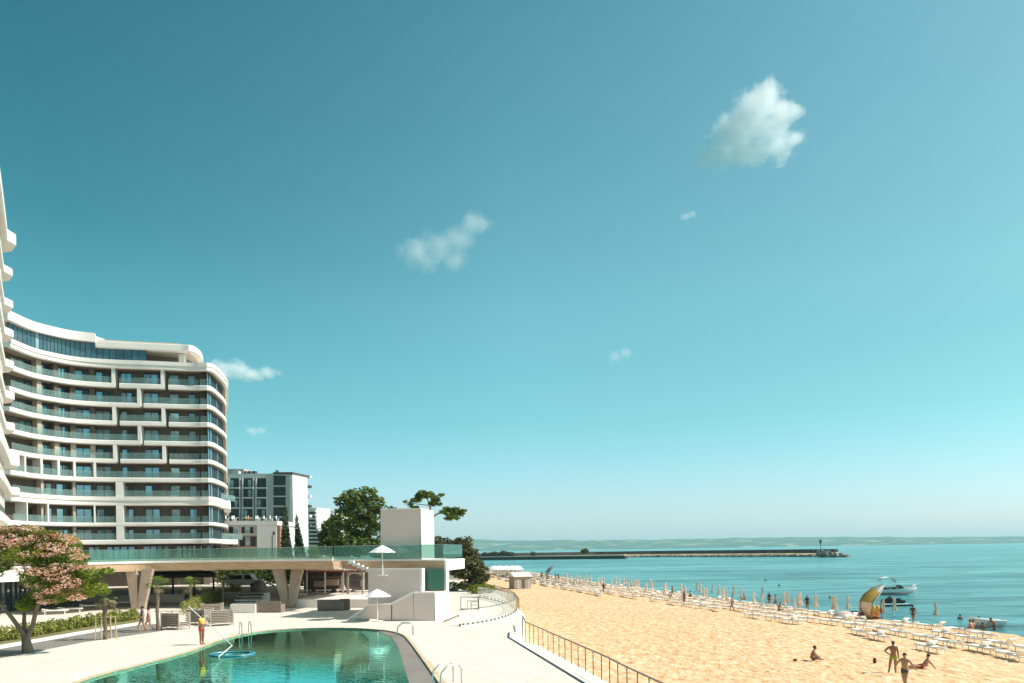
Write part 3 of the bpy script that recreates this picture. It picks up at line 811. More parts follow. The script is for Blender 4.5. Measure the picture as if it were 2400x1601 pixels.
# the darker shallow ledge along the right side
LEDGE = mat('dark_ledge_tiles', (0.24, 0.19, 0.165), 0.45, (0.29, 0.235, 0.205), 0.8)
lp = [G(x, y, DZ - .05) for x, y in ((884, 1480), (903, 1486), (917, 1494), (928, 1506), (936, 1524), (942, 1545), (949, 1570), (959, 1601), (975, 1650), (990, 1700))]
rimR = [p for p in pool_out if p.x > -13]
def rim_x(Y):
    ys = [p.y for p in rimR][::-1]; xs = [p.x for p in rimR][::-1]
    return float(np.interp(Y, ys, xs)) if Y > ys[0] else pr.x + .5 * (ys[0] - Y) / 10
b = MB(); rows_ = []
Ytop = lp[0].y
for k in range(31):
    Y = Ytop + (22 - Ytop) * k / 30
    xi = float(np.interp(Y, [p.y for p in lp][::-1], [p.x for p in lp][::-1])); xo = rim_x(Y) - .01
    rows_.append((xi, max(xo, xi + .01), Y))
b.sweep([(0, 0), (1, 0)], [(0, 0), (1, 0), (1, 1)]) if False else None
vs = []
for xi, xo, Y in rows_: vs += [(xi, Y, DZ - .045), (xo, Y, DZ - .045), (xi, Y, zb + .01)]
b.add(vs, [f for k in range(30) for f in ((3 * k, 3 * k + 3, 3 * k + 4, 3 * k + 1), (3 * k, 3 * k + 2, 3 * k + 5, 3 * k + 3))])
b.build('flush_ledge', LEDGE, pool_o)
# water
m = bpy.data.materials.new('pool_water'); m.use_nodes = True; t = m.node_tree; t.nodes.clear()
out = t.nodes.new('ShaderNodeOutputMaterial'); tr = t.nodes.new('ShaderNodeBsdfTransparent'); tr.inputs[0].default_value = (0.42, 0.80, 0.72, 1)
glo = t.nodes.new('ShaderNodeBsdfGlossy'); glo.inputs['Roughness'].default_value = 0.02; glo.inputs['Color'].default_value = (0.38, 0.92, 0.80, 1)
fr = t.nodes.new('ShaderNodeFresnel'); fr.inputs[0].default_value = 1.25
df = t.nodes.new('ShaderNodeBsdfDiffuse'); df.inputs[0].default_value = (0.05, 0.34, 0.28, 1)
ms = t.nodes.new('ShaderNodeMixShader'); m0 = t.nodes.new('ShaderNodeMixShader'); m0.inputs[0].default_value = 0.5
geo = t.nodes.new('ShaderNodeNewGeometry'); mp = t.nodes.new('ShaderNodeMapping'); mp.inputs['Scale'].default_value = (0.9, 1.6, 1)
t.links.new(geo.outputs['Position'], mp.inputs[0])
nz = t.nodes.new('ShaderNodeTexNoise'); nz.inputs['Scale'].default_value = 1.6; nz.inputs['Detail'].default_value = 3
t.links.new(mp.outputs[0], nz.inputs['Vector'])
bp = t.nodes.new('ShaderNodeBump'); bp.inputs['Strength'].default_value = 0.09; bp.inputs['Distance'].default_value = 0.08
t.links.new(nz.outputs['Fac'], bp.inputs['Height']); t.links.new(bp.outputs[0], glo.inputs['Normal']); t.links.new(bp.outputs[0], fr.inputs['Normal'])
t.links.new(tr.outputs[0], m0.inputs[1]); t.links.new(df.outputs[0], m0.inputs[2])
t.links.new(fr.outputs[0], ms.inputs[0]); t.links.new(m0.outputs[0], ms.inputs[1]); t.links.new(glo.outputs[0], ms.inputs[2]); t.links.new(ms.outputs[0], out.inputs['Surface'])
b = MB(); b.add([(x, y, DZ - 0.06) for x, y in pool_poly], [tuple(range(len(pool_poly)))]); 
b.build('water', m, pool_o)

# pool ladders
def ladder(px, py, px2, py2, label, flip=1):
    p = G(px, py, DZ); q = G(px2, py2, DZ)
    t_ = thing('pool_ladder', (p.x, p.y, DZ), label, 'ladder', 'steel pool ladders')
    inw = Vector((q.x - p.x, q.y - p.y, 0)).normalized(); side = Vector((-inw.y, inw.x, 0))
    for s in (-0.28, 0.28):
        o = Vector((p.x, p.y, DZ)) + side * s
        pts = [o + Vector((0, 0, 0)), o + Vector((0, 0, .55)), o + inw * .12 + Vector((0, 0, .72)), o + inw * .62 + Vector((0, 0, .74)), o + inw * .9 + Vector((0, 0, .5)), o + inw * 1.0 + Vector((0, 0, -.3)), o + inw * 1.0 + Vector((0, 0, -1.0))]
        b = MB(); b.tube(pts, 0.028, 6); b.build('handrail', STEEL, t_, smooth=True)
    for k in range(3):
        o = Vector((p.x, p.y, DZ)) + inw * 1.0 + Vector((0, 0, -.25 - .28 * k))
        b = MB(); b.bar(o - side * .28, o + side * .28, 0.09, 0.03); b.build('rung', STEEL, t_)
ladder(572, 1484, 592, 1494, 'steel ladder on the far left rim of the pool')
ladder(968, 1488, 942, 1489, 'steel ladder at the far right corner of the pool')
ladder(1072, 1600, 1030, 1606, 'steel ladder at the bottom edge, right of the pool')

# ------------------------------------------------------------------ steps to the sand and the railing
def rx(Y): return float(np.interp(Y, [10, 28.7, 31.25, 46.8, 51], [7.35, 3.98, 3.6, 0.49 + 0.05, 0.45]))
def lx(Y): return 2.43 + (28.7 - Y) * 0.1915 if Y < 44 else -0.5
STEPM = mat('pale_step_stone', (0.86, 0.77, 0.68), 0.8, (0.80, 0.71, 0.61), 1.2)
st = thing('steps', (1, 38, 1.6), 'three pale stone steps running along the railing beside the deck', 'steps')
for k in range(3):
    f0, f1 = k / 3.0 + .02, (k + 1) / 3.0 - .02; Ys = [12 + i * 2.0 for i in range(17)] 
    for Ya, Yb in zip(Ys, Ys[1:]):
        if Yb > 47: continue
        q = [(lx(Ya) + (rx(Ya) + .12 - lx(Ya)) * f0, Ya + .01), (lx(Ya) + (rx(Ya) + .12 - lx(Ya)) * f1, Ya + .01), (lx(Yb) + (rx(Yb) + .12 - lx(Yb)) * f1, Yb - .01), (lx(Yb) + (rx(Yb) + .12 - lx(Yb)) * f0, Yb - .01)]
        b = MB(); b.prism(q, -.8, DZ - 0.14 * (k + 1) - 0.002 * k); b.build('step_slab', STEPM, st)
b = MB(); b.bar((lx(12) + .03, 12, DZ - .02), (lx(44) + .03, 44, DZ - .02), .10, .10); b.bar((lx(44) + .03, 44, DZ - .02), (-.45, 46.4, DZ - .02), .10, .10); b.build('dark_edge_strip', BLACK, st)

rail = thing('beach_railing', (2, 38, 1.7), 'brown metal railing between the stone steps and the sand', 'railing')
RZ = 1.68
ys = [46.8 - 1.155 * i for i in range(26)]
tops = []
for Y in ys:
    p = Vector((rx(Y), Y, RZ)); b = MB(); b.bar(p + Vector((0, 0, -.4)), p + Vector((0, 0, 1.03)), 0.05, 0.035); b.build('post', RAILM, rail); tops.append(p + Vector((0, 0, 1.05)))
first = Vector((0.42, 51.0, RZ + 1.05))
b = MB()
for a, c in zip([first] + tops, tops): b.bar(a, c, 0.06, 0.045)
b.build('top_rail', RAILM, rail)
for h in (0.42, 0.74):
    b = MB()
    for a, c in zip([first] + tops, tops): b.bar(a - Vector((0, 0, h)), c - Vector((0, 0, h)), 0.008)
    b.build('wire', STEEL, rail)
# gate leaf turned towards the camera at the head of the steps
for k in range(6):
    p = Vector((0.42 - .01 * k, 51 - .75 * k, RZ)); b = MB(); b.bar(p, p + Vector((0, 0, 1.03)), .04); b.build('post', RAILM, rail)

# ------------------------------------------------------------------ rounded glass-walled terrace and far railing
gt = thing('glass_balustrade', (-3, 60, DZ), 'curved clear glass balustrade round the wedge of pale deck by the railing', 'balustrade')
gp_px = [(1078, 1468), (1120, 1463), (1160, 1455), (1192, 1445), (1209, 1434), (1207, 1424), (1184, 1413), (1152, 1405), (1120, 1397)]
gpp = [G(x, y, DZ) for x, y in gp_px]; gpl = smooth_path([(p.x, p.y) for p in gpp], 4)
P = resample(gpl, 1.2)
for a, c in zip(P, P[1:]):
    d = (c - a).normalized() * .015
    m_ = MB(); m_.bar((a.x + d.x, a.y + d.y, DZ + .60), (c.x - d.x, c.y - d.y, DZ + .60), .02, .95); m_.build('glass_panel', CLEARG, gt)
    m_ = MB(); m_.box((a.x, a.y, DZ + .09), (.10, .10, .16)); m_.build('clamp', BLACK, gt)
b = MB()
for a, c in zip(P, P[1:]): b.bar((a.x, a.y, DZ + 1.1), (c.x, c.y, DZ + 1.1), .05, .04)
b.build('handrail', RAILM, gt)
b = MB(); b.sweep([(p.x, p.y) for p in gpl], [(-.12, DZ), (.12, DZ), (.12, DZ + .06), (-.12, DZ + .06)]); b.build('plinth', WHITE, gt)
fr_ = thing('railing', (-2, 80, 1.6), 'tan railing with slats on the far side of the rounded deck', 'railing')
fp = [G(1148, 1392, 1.7), G(1165, 1395, 1.7), G(1188, 1402, 1.7), G(1206, 1415, 1.7), G(1217, 1433, 1.7)]
fpl = resample([(p.x, p.y) for p in fp], 1.3)
TANM = mat('tan_rail', (0.50, 0.33, 0.18), 0.6)
for p in fpl:
    b = MB(); b.bar((p.x, p.y, 1.3), (p.x, p.y, 2.75), .06); b.build('post', TANM, fr_)
b = MB()
for a, c in zip(fpl, fpl[1:]): b.bar((a.x, a.y, 2.78), (c.x, c.y, 2.78), .08, .06)
b.build('top_rail', RAILM, fr_)
for a, c in zip(fpl, fpl[1:]):
    d = (c - a).normalized() * .05; m_ = MB(); m_.bar((a.x + d.x, a.y + d.y, 2.2), (c.x - d.x, c.y - d.y, 2.2), .02, .8); m_.build('glass_panel', CLEARG, fr_)
# black gate frame on the rounded deck
g = G(1080, 1440, DZ); gf = thing('gate_frame', (g.x, g.y, DZ), 'black metal gate frame standing on the pale deck behind the glass', 'gate')
Yg = g.y + 4
def gfp(x, y): return Q(x, y, Yg)
def fbar(name, pts, w=.05):
    b = MB()
    for a, c in zip(pts, pts[1:]): b.bar(a, c, w)
    b.build(name, BLACK, gf)
fbar('post', [gfp(1080, 1440), gfp(1080, 1399)]); fbar('post', [gfp(1122, 1438), gfp(1121, 1402)], .09)
fbar('lintel', [gfp(1080, 1399), gfp(1127, 1400)]); fbar('rail', [gfp(1080, 1427), gfp(1122, 1427)])
fbar('gate_leaf', [gfp(1104, 1439), gfp(1104, 1410), gfp(1121, 1410), gfp(1121, 1439), gfp(1104, 1439)]); fbar('bar', [gfp(1096, 1427), gfp(1096, 1407)], .03); fbar('rail', [gfp(1096, 1407), gfp(1120, 1407)], .03); fbar('rail', [gfp(1104, 1418), gfp(1121, 1418)], .03)
fbar('brace', [gfp(1082, 1428), gfp(1092, 1440)], .04)
hh = G(1041, 1459, DZ); h2 = G(1075, 1446, DZ)
b = MB(); b.tube([hh + Vector((0, 0, .02)), hh + Vector((0, 0, .10)), h2 + Vector((0, 0, .12)), h2], .035, 6); tag(b.build('low_handrail', BLACK), 'low dark handrail lying along the pale deck beside the glass', 'handrail')

# ------------------------------------------------------------------ terrace bridge
BT, BB = 6.6, 5.68
def flat_pt(x, y, Y): p = Q(x, y, Y); return (p.x, p.y)
bf = [flat_pt(120, 1322, 70), flat_pt(190, 1319, 66.5), flat_pt(254, 1316, 68), flat_pt(300, 1313, 70.5), flat_pt(358, 1311, 72), flat_pt(450, 1311, 72.5), flat_pt(537, 1311, 72), flat_pt(660, 1311, 69.5), flat_pt(779, 1311, 66)]
bfs = [(p.x, p.y) for p in smooth_path(bf, 4)]
bridge = thing('terrace_bridge', (-25, 74, DZ), 'curved tan concrete terrace bridge on V shaped columns in front of the hotel', 'bridge')
backp = [(-16, 82), (-30, 118), (-55, 124), (-75, 110), (-62, 84)]
b = MB(); b.prism(bfs + [(-14.5, 76)] + backp, BT - .22, BT - .01); b.build('deck_slab', CONCG, bridge)
b = MB(); b.sweep(bfs, [(-.9, BB), (-.16, BB), (-.02, BT - .2), (-.9, BT - .2)]); b.build('edge_beam', CONC, bridge)
b = MB(); b.sweep(bfs, [(-.7, BT - .195), (.05, BT - .195), (.05, BT), (-.7, BT)]); b.build('edge_coping', WHITE, bridge)
for k in range(7):
    x0 = -44 + k * 4.4; b = MB(); b.bar((x0, 74, BB + .35), (x0 - 3, 110, BB + .35), .35, .5); b.build('joist', CONCG, bridge)
balustrade([Vector(p) for p in [(q[0], q[1] + .12) for q in bfs]], BT, bridge, h=1.05, step=1.75, matg=GREENG, railmat=STEEL)
def vcol(pxb, pyb, xl, xr, Yc, wpx=25):
    base = G(pxb, pyb, DZ); s = Yc / FOC
    def at(x, y): return Q(x, y, Yc)
    for sgn, (xo, xi) in ((-1, (xl, xl + wpx)), (1, (xr, xr - wpx))):
        m_ = MB(); yt = 1334; yb = pyb + 1
        poly = [at(xo, yt), at(xi, yt), at(pxb + sgn * 1.0, pyb - 30), at(pxb + sgn * 0.5, yb), at(pxb + sgn * 15, yb), at(pxb + sgn * 17, yb - 12)]
        m_.extrude(poly, (0, 0.5 - .004 * sgn, 0)); m_.build('column_leg', CONCG, bridge)
vcol(323, 1425, 294, 357, 71.2); vcol(675, 1420, 637, 709, 70.6, 27)

# ------------------------------------------------------------------ pool pavilion with lift tower and stairs
PHI = math.radians(8)
O = G(1018, 1455, DZ)
ea = Vector((math.cos(PHI), -math.sin(PHI), 0)); eb = Vector((math.sin(PHI), math.cos(PHI), 0))
pav = thing('pool_pavilion', (O.x, O.y, DZ), 'white pool pavilion with tall lift tower, grey stair walls and cantilevered terrace', 'building')
def LP(x, y, bb=0.0):
    """pixel -> (a, z) on the pavilion's frontal plane at depth bb"""
    r = ray(x, y); D = Vector((r[0], 1.0, -r[1])); C0 = Vector((0, 0, CAM)); Pn = O + eb * bb
    tt = (Pn - C0).dot(eb) / D.dot(eb); q = C0 + D * tt
    return (q - O).dot(ea), q.z
def W3(a, bb, z): return Vector((O.x, O.y, 0)) + ea * a + eb * bb + Vector((0, 0, z))
def pprism(name, pix, b0, b1, mt, parent=pav, plane=None):
    pts = [LP(x, y, b0 if plane is None else plane) for x, y in pix]
    m_ = MB(); m_.extrude([W3(a, b0, z) for a, z in pts], eb * (b1 - b0)); return m_.build(name, mt, parent)
pprism('stair_side_wall', [(820, 1449), (848, 1441), (865, 1419), (915, 1418), (968, 1391), (969, 1456), (918.6, 1453)], 0, 0.22, GREYWALL)
pprism('plinth_wall', [(969.3, 1456.3), (969.3, 1391), (1018, 1391), (1018, 1458)], 0.001, 3.9, GREYWALL)
# sunlight painted on the end face: a thin white skin proud of the plinth
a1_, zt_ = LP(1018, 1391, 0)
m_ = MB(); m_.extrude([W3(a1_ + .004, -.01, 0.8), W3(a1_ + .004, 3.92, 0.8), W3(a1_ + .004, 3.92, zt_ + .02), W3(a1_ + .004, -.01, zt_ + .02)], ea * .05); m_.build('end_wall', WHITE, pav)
pprism('stair_coping', [(863, 1415.5), (915, 1414.6), (968, 1388), (1018, 1388), (1018, 1391), (969, 1391), (915.5, 1418), (863, 1419)], -.04, .26, WHITE)
m_ = MB(); m_.extrude([W3(a, -.01, z) for a, z in [LP(917, 1417), LP(919, 1416), LP(919, 1454), LP(917, 1454)]], eb * .02); m_.build('wall_joint', BLACK, pav)
# steps between the two walls, running up to the right
sx0, sz0 = LP(815, 1446, .3); sx1, sz1 = LP(865, 1420, .3)
for k in range(8):
    aa = sx0 + (sx1 - sx0) * k / 8; m_ = MB(); zt = DZ + (k + 1) * .135
    m_.extrude([W3(aa, .22, DZ - .3), W3(aa + .26, .22, DZ - .3), W3(aa + .26, .22, zt), W3(aa, .22, zt)], eb * 1.55); m_.build('step', WHITE, pav)
for k in range(10):
    a0_, z0_ = LP(915, 1418, .3); a9, z9 = LP(968, 1391, .3); aa = a0_ + (a9 - a0_) * k / 10; zt = z0_ + (z9 - z0_) * (k + 1) / 10 + .06
    m_ = MB(); m_.extrude([W3(aa, .22, DZ), W3(aa + (a9 - a0_) / 10, .22, DZ), W3(aa + (a9 - a0_) / 10, .22, zt), W3(aa, .22, zt)], eb * 1.55); m_.build('step', WHITE, pav)
pprism('upper_wall', [(863, 1446), (863, 1335), (984, 1335), (984, 1446)], 1.8, 2.05, GREYWALL)
pprism('wall_coping', [(861, 1335), (861, 1332), (985, 1332), (985, 1335)], 1.76, 2.1, WHITE)
pprism('pilaster', [(984, 1420), (984, 1332), (989, 1332), (989, 1420)], 1.78, 2.6, WHITE)
pprism('landing_floor', [(866, 1347), (984, 1347), (984, 1350), (866, 1350)], 2.06, 5.0, CONCG)
pprism('green_glass_screen', [(989.5, 1334), (1041, 1334), (1041, 1382), (1020, 1385), (1008, 1386), (989.5, 1376)], 3.2, 3.24, glass_mat('screen_glass', (0.10, 0.30, 0.22), (0.09, 0.27, 0.20), 0.7, 0.03))
pprism('rear_wall', [(984, 1458), (984, 1338), (1040.5, 1338), (1040.5, 1458)], 3.95, 4.2, mat('muted_green_wall', (.25, .42, .36), .6))  # rear wall in one even muted green
pprism('corner_pier', [(1041, 1456), (1041, 1313), (1045.5, 1313), (1045.5, 1456)], 3.5, 4.5, WHITE)
pprism('slab', [(836, 1336), (836, 1315), (1041, 1315), (1041, 1338), (985, 1337), (862, 1336)], 3.5, 10.8, CONC)
pprism('slab_coping', [(780, 1314.8), (780, 1311.5), (1041.5, 1311.5), (1041.5, 1314.8)], 3.44, 10.8, WHITE)
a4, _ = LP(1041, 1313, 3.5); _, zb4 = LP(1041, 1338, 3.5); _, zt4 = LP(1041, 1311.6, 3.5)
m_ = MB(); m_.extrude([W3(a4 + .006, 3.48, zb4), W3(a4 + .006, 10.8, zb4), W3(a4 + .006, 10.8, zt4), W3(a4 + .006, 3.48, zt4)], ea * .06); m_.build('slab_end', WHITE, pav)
pprism('slab_wing', [(779, 1335), (779, 1315), (836, 1315), (836, 1345), (815, 1336)], 5.5, 10.8, CONC, plane=3.5)
# lift tower
pprism('tower', [(892, 1316), (892, 1194.5), (985, 1193.5), (985, 1316)], 4.3, 8.35, GREYWALL)
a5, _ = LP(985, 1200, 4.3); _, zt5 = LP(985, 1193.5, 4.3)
m_ = MB(); m_.extrude([W3(a5 + .004, 4.28, BT - .1), W3(a5 + .004, 8.37, BT - .1), W3(a5 + .004, 8.37, zt5 + .05), W3(a5 + .004, 4.28, zt5 + .05)], ea * .06); m_.build('tower_end_wall', WHITE, pav)  # lighter white skin paints the sun on this side of the tower
pprism('tower_coping', [(891, 1194.5), (891, 1192), (986, 1191), (986, 1193.5)], 4.25, 8.38, WHITE)
# white flight of steps down from the terrace at the pavilion's left
for k in range(5):
    x0 = 815 + k * 10.5; y0 = 1315 + k * 4.6
    pprism('terrace_step', [(x0, y0), (x0 + 13, y0), (x0 + 13, y0 + 7), (x0, y0 + 7)], 3.0, 4.6, WHITE)
# balustrade of the pavilion terrace
a6, zz = LP(782, 1312, 3.6); a7, _ = LP(1040, 1312, 3.6)
pth = [W3(a6, 3.62, 0), W3(a7 - .05, 3.62, 0), W3(a7 - .05, 10.7, 0)]
balustrade([Vector((p.x, p.y)) for p in pth], zz, pav, h=1.05, step=1.9, matg=GREENG)

# parasols with square white canopies
def parasol(base, h, r, label, name='parasol', tilt=0.0):
    t_ = thing(name, base, label, 'umbrella', 'open white square parasols')
    z0 = base[2]; c = Vector((base[0], base[1], 0))
    b = MB(); b.tube([c + Vector((0, 0, z0)), c + Vector((0, 0, z0 + h * .97))], .035, 8); b.build('pole', FABRIC, t_)
    b = MB(); b.box((c.x, c.y, z0 + .04), (.7, .7, .08)); b.build('base', WHITE, t_)
    n = 8; ap = c + Vector((0, 0, z0 + h)); ring = []; mid = []
    for k in range(n):
        th = 2 * PI * k / n + PI / 8
        ring.append(c + Vector((math.cos(th) * r, math.sin(th) * r, z0 + h - .55))); mid.append(c + Vector((math.cos(th) * r * .5, math.sin(th) * r * .5, z0 + h - .24)))
    b = MB(); vs = [ap] + mid + ring; fs = []
    for k in range(n):
        k2 = (k + 1) % n; fs += [(0, 1 + k, 1 + k2), (1 + k, 1 + n + k, 1 + n + k2, 1 + k2)]
    lo = [v - Vector((0, 0, .02)) for v in vs]; m = len(vs); fs += [tuple(i + m for i in reversed(f)) for f in fs]
    fs += [(1 + n + k, m + 1 + n + k, m + 1 + n + (k + 1) % n, 1 + n + (k + 1) % n) for k in range(n)]
    b.add(vs + lo, fs); b.build('canopy', FABRIC, t_)
    b = MB()
    for k in range(n): b.bar(c + Vector((0, 0, z0 + h - .6)), mid[k] * .96 + c * .04 + Vector((0, 0, -.04 + 0 * k)), .02)
    b.build('ribs', WHITE2, t_)
    return t_
q = G(885, 1456.5, DZ); parasol((q.x, q.y, DZ), 2.36, 1.02, 'white parasol open on the deck in front of the grey stair wall')
q = Q(897, 1350, 57.5); parasol((q.x, q.y, q.z), 2.32, 1.02, 'white parasol open on the upper landing in front of the lift tower')
# ------------------------------------------------------------------ vegetation
def leaf_mat(name, c1, c2, scale=1.2, trans=0.25):
    return mat(name, c1, 0.6, c2, scale, 3, ramp=(0.38, 0.62), trans=trans, spec=0.3)
def leaves(cl, n, size, seed, flat=0.5, droop=0.0):
    """cl: list of (centre, (rx, ry, rz)); n leaf quads spread through the clumps"""
    r = np.random.RandomState(seed)
    vol = np.array([c[1][0] * c[1][1] for c in cl]); idx = r.choice(len(cl), n, p=vol / vol.sum())
    C = np.array([tuple(c[0]) for c in cl])[idx]; S = np.array([c[1] for c in cl])[idx]
    d = r.normal(size=(n, 3)); d /= np.linalg.norm(d, axis=1)[:, None]
    rad = r.uniform(0.25, 1.0, n) ** 0.45
    P = C + d * S * rad[:, None] + r.normal(size=(n, 3)) * size * .3
    u = r.normal(size=(n, 3)); u[:, 2] *= flat; u[:, 2] -= droop; u /= np.linalg.norm(u, axis=1)[:, None]
    w = r.normal(size=(n, 3)); w = np.cross(u, w); w /= np.linalg.norm(w, axis=1)[:, None]
    s = size * r.uniform(0.6, 1.4, n)[:, None]
    a = P - u * s; b_ = P + w * s * .45; c = P + u * s; e = P - w * s * .45
    V = np.stack([a, b_, c, e], 1).reshape(-1, 3)
    return V, np.arange(n * 4).reshape(-1, 4)
def leaf_obj(name, cl, n, size, mt, parent, seed=1, flat=0.5, kind=None, droop=0.0):
    V, F = leaves(cl, n, size, seed, flat, droop)
    org = Vector((0, 0, 0)); p = parent
    while p: org += p.location; p = p.parent
    V = V - np.array(tuple(org))
    me = bpy.data.meshes.new(name)
    me.vertices.add(len(V)); me.vertices.foreach_set('co', V.ravel())
    me.loops.add(F.size); me.loops.foreach_set('vertex_index', F.ravel().astype(np.int32))
    me.polygons.add(len(F)); me.polygons.foreach_set('loop_start', np.arange(0, F.size, 4, dtype=np.int32)); me.polygons.foreach_set('loop_total', np.full(len(F), 4, dtype=np.int32))
    me.update(calc_edges=True); me.materials.append(mt)
    o = link(name, me, parent)
    if kind: o['kind'] = kind
    return o
LEAF_D = leaf_mat('dark_leaves', (0.032, 0.075, 0.012), (0.20, 0.25, 0.05), 0.9)
LEAF_M = leaf_mat('mid_leaves', (0.045, 0.09, 0.014), (0.19, 0.24, 0.04), 1.3)
LEAF_Y = leaf_mat('silk_tree_leaves', (0.07, 0.14, 0.012), (0.33, 0.37, 0.04), 1.6, .35)
LEAF_O = leaf_mat('olive_leaves', (0.14, 0.11, 0.03), (0.30, 0.26, 0.07), 1.6, .3)
PINK = leaf_mat('pink_blossom', (0.70, 0.26, 0.17), (0.95, 0.70, 0.56), 2.6, .25)
CYP = leaf_mat('cypress_leaves', (0.018, 0.040, 0.010), (0.05, 0.08, 0.02), 1.5, .1)
BRUSH = leaf_mat('brownish_leaves', (0.06, 0.055, 0.025), (0.13, 0.115, 0.05), 0.8, .15)
HEDGE = leaf_mat('hedge_leaves', (0.10, 0.14, 0.02), (0.42, 0.42, 0.10), 3.0, .3)

# --- flowering silk tree at the left edge
YT = 40.3
def T(x, y, dy=0.0): return Q(x, y, YT + dy)
tb = G(65, 1531, DZ)
silk = thing('silk_tree', (tb.x, tb.y, DZ), 'spreading silk tree covered in pink blossom beside the grey path, bottom left', 'tree')
b = MB(); b.tube([T(66, 1532), T(63, 1512), T(60, 1492)], [.30, .24, .20], 8)
b.tube([T(60, 1494), T(44, 1470, -.3), T(22, 1440, -.5), T(2, 1417, -.7), T(-30, 1380, -.8)], [.16, .12, .10, .08, .05], 7)
b.tube([T(60, 1494), T(56, 1465), T(58, 1425, .3), T(70, 1380, .4), T(62, 1330, .3)], [.14, .11, .09, .07, .04], 7)
b.tube([T(64, 1494), T(78, 1462), T(84, 1430, -.2), T(100, 1395, -.5), T(130, 1350, -.6), T(170, 1320, -.5)], [.15, .12, .10, .08, .06, .03], 7)
b.tube([T(100, 1395, -.5), T(105, 1370), T(85, 1330), T(100, 1290)], [.07, .05, .04, .02], 6)
b.tube([T(65, 1360, .4), T(55, 1325, .2), T(55, 1290), T(40, 1260)], [.05, .04, .03, .02], 6)
b.build('trunk', BARK, silk, smooth=True)
sc = YT / FOC
def clump(x, y, rx_, ry_, dy=0, depth=1.0): return (tuple(T(x, y, dy)), (rx_ * sc, max(rx_, 26) * sc * depth, ry_ * sc))
crown = [clump(20, 1265, 45, 28), clump(70, 1255, 45, 24, .5), clump(-40, 1280, 50, 40), clump(110, 1270, 45, 26, -.4), clump(150, 1275, 40, 24, .3), clump(165, 1310, 40, 26, -.4), clump(60, 1300, 50, 22, -1),
         clump(120, 1320, 45, 24, .6), clump(100, 1355, 50, 26, -.9), clump(160, 1350, 42, 26, .2), clump(205, 1350, 34, 24, 0), clump(225, 1378, 26, 16, -.3), clump(190, 1385, 36, 20, .5), clump(130, 1395, 38, 20, -.5),
         clump(90, 1400, 34, 18, .6), clump(60, 1418, 22, 14, 0), clump(5, 1325, 22, 16, .5), clump(250, 1338, 12, 8, 0), clump(-20, 1330, 30, 30, .5)]
leaf_obj('crown', crown, 19000, 0.085, LEAF_Y, silk, 3, .5)
olive = [clump(x + dx, y - 6, 30, 14, dy) for x, y, dx, dy in ((30, 1250, 0, -.6), (110, 1262, 0, -.8), (60, 1290, 0, -1), (150, 1345, -20, -1), (110, 1365, 0, -1.2), (10, 1290, 0, -1), (160, 1390, 0, -.9))]
leaf_obj('young_foliage', olive, 5500, 0.07, LEAF_O, silk, 4, .5)
bl = [clump(x, y, r_, h_, d_) for x, y, r_, h_, d_ in ((20, 1240, 30, 8, -.8), (70, 1238, 28, 7, -.6), (45, 1272, 36, 12, -1.3), (95, 1262, 34, 9, -1), (140, 1258, 30, 8, -.8), (170, 1268, 20, 8, -.8), (160, 1290, 32, 8, -1), (60, 1300, 30, 9, -1.5), (5, 1290, 26, 14, -1.3),
     (110, 1300, 30, 6, -1), (95, 1340, 34, 10, -1.5), (130, 1352, 30, 10, -1.5), (80, 1370, 26, 8, -1.4), (150, 1375, 26, 8, -1.3), (185, 1305, 20, 8, -1), (200, 1330, 16, 6, -1), (180, 1400, 20, 8, -1), (125, 1385, 26, 7, -1.4), (-30, 1260, 36, 20, -1), (110, 1410, 20, 6, -1.2), (150, 1330, 34, 12, -1.2), (60, 1335, 30, 8, -1.3), (95, 1395, 24, 8, -1.3), (170, 1365, 24, 10, -1.1), (20, 1262, 30, 12, -1.2), (120, 1280, 34, 10, -1.2))]
leaf_obj('blossom', bl, 5600, 0.055, PINK, silk, 5, .35)

# --- other trees
def tree(name, label, cat, px, ybase, Y, clumps, n, size, mt, trunk_r=.25, zb=None, seed=1, trunk=None, group=None, flat=.6):
    s = Y / FOC
    p = Q(px, ybase, Y)
    t_ = thing(name, tuple(p), label, cat, group)
    b = MB()
    if trunk:
        for seg in trunk: b.tube([Q(x, y, Y + (i * .2)) for i, (x, y, r_) in enumerate(seg)], [r_ for _, _, r_ in seg], 6)
    else:
        top = min(c[1] for c in clumps); b.tube([p, Q(px + 1, (ybase + top) / 2, Y), Q(px, top + 10, Y)], [trunk_r, trunk_r * .7, trunk_r * .3], 7)
        for c in clumps[::2]: b.tube([Q(px, (ybase + c[1]) / 2, Y), Q(c[0], c[1], Y)], [trunk_r * .35, trunk_r * .12], 5)
    b.build('trunk', BARK, t_, smooth=True)
    cl = [(tuple(Q(c[0], c[1], Y + (c[4] if len(c) > 4 else ((i * 37) % 5 - 2) * .5 * s * 10))), (c[2] * s, c[2] * s, c[3] * s)) for i, c in enumerate(clumps)]
    leaf_obj('crown', cl, n, size, mt, t_, seed, flat)
    return t_
tree('plane_tree', 'large dense green tree behind the lift tower, taller than its neighbours', 'tree', 838, 1345, 104,
     [(830, 1165, 30, 20), (860, 1160, 26, 18), (808, 1178, 26, 20), (880, 1182, 26, 20), (845, 1195, 38, 26), (805, 1215, 30, 24), (885, 1215, 28, 26), (845, 1235, 42, 28), (805, 1255, 34, 26), (880, 1255, 32, 26), (840, 1280, 45, 24), (915, 1195, 12, 9), (800, 1290, 30, 18), (884, 1290, 26, 18)], 6500, .30, LEAF_D, .4, seed=11)
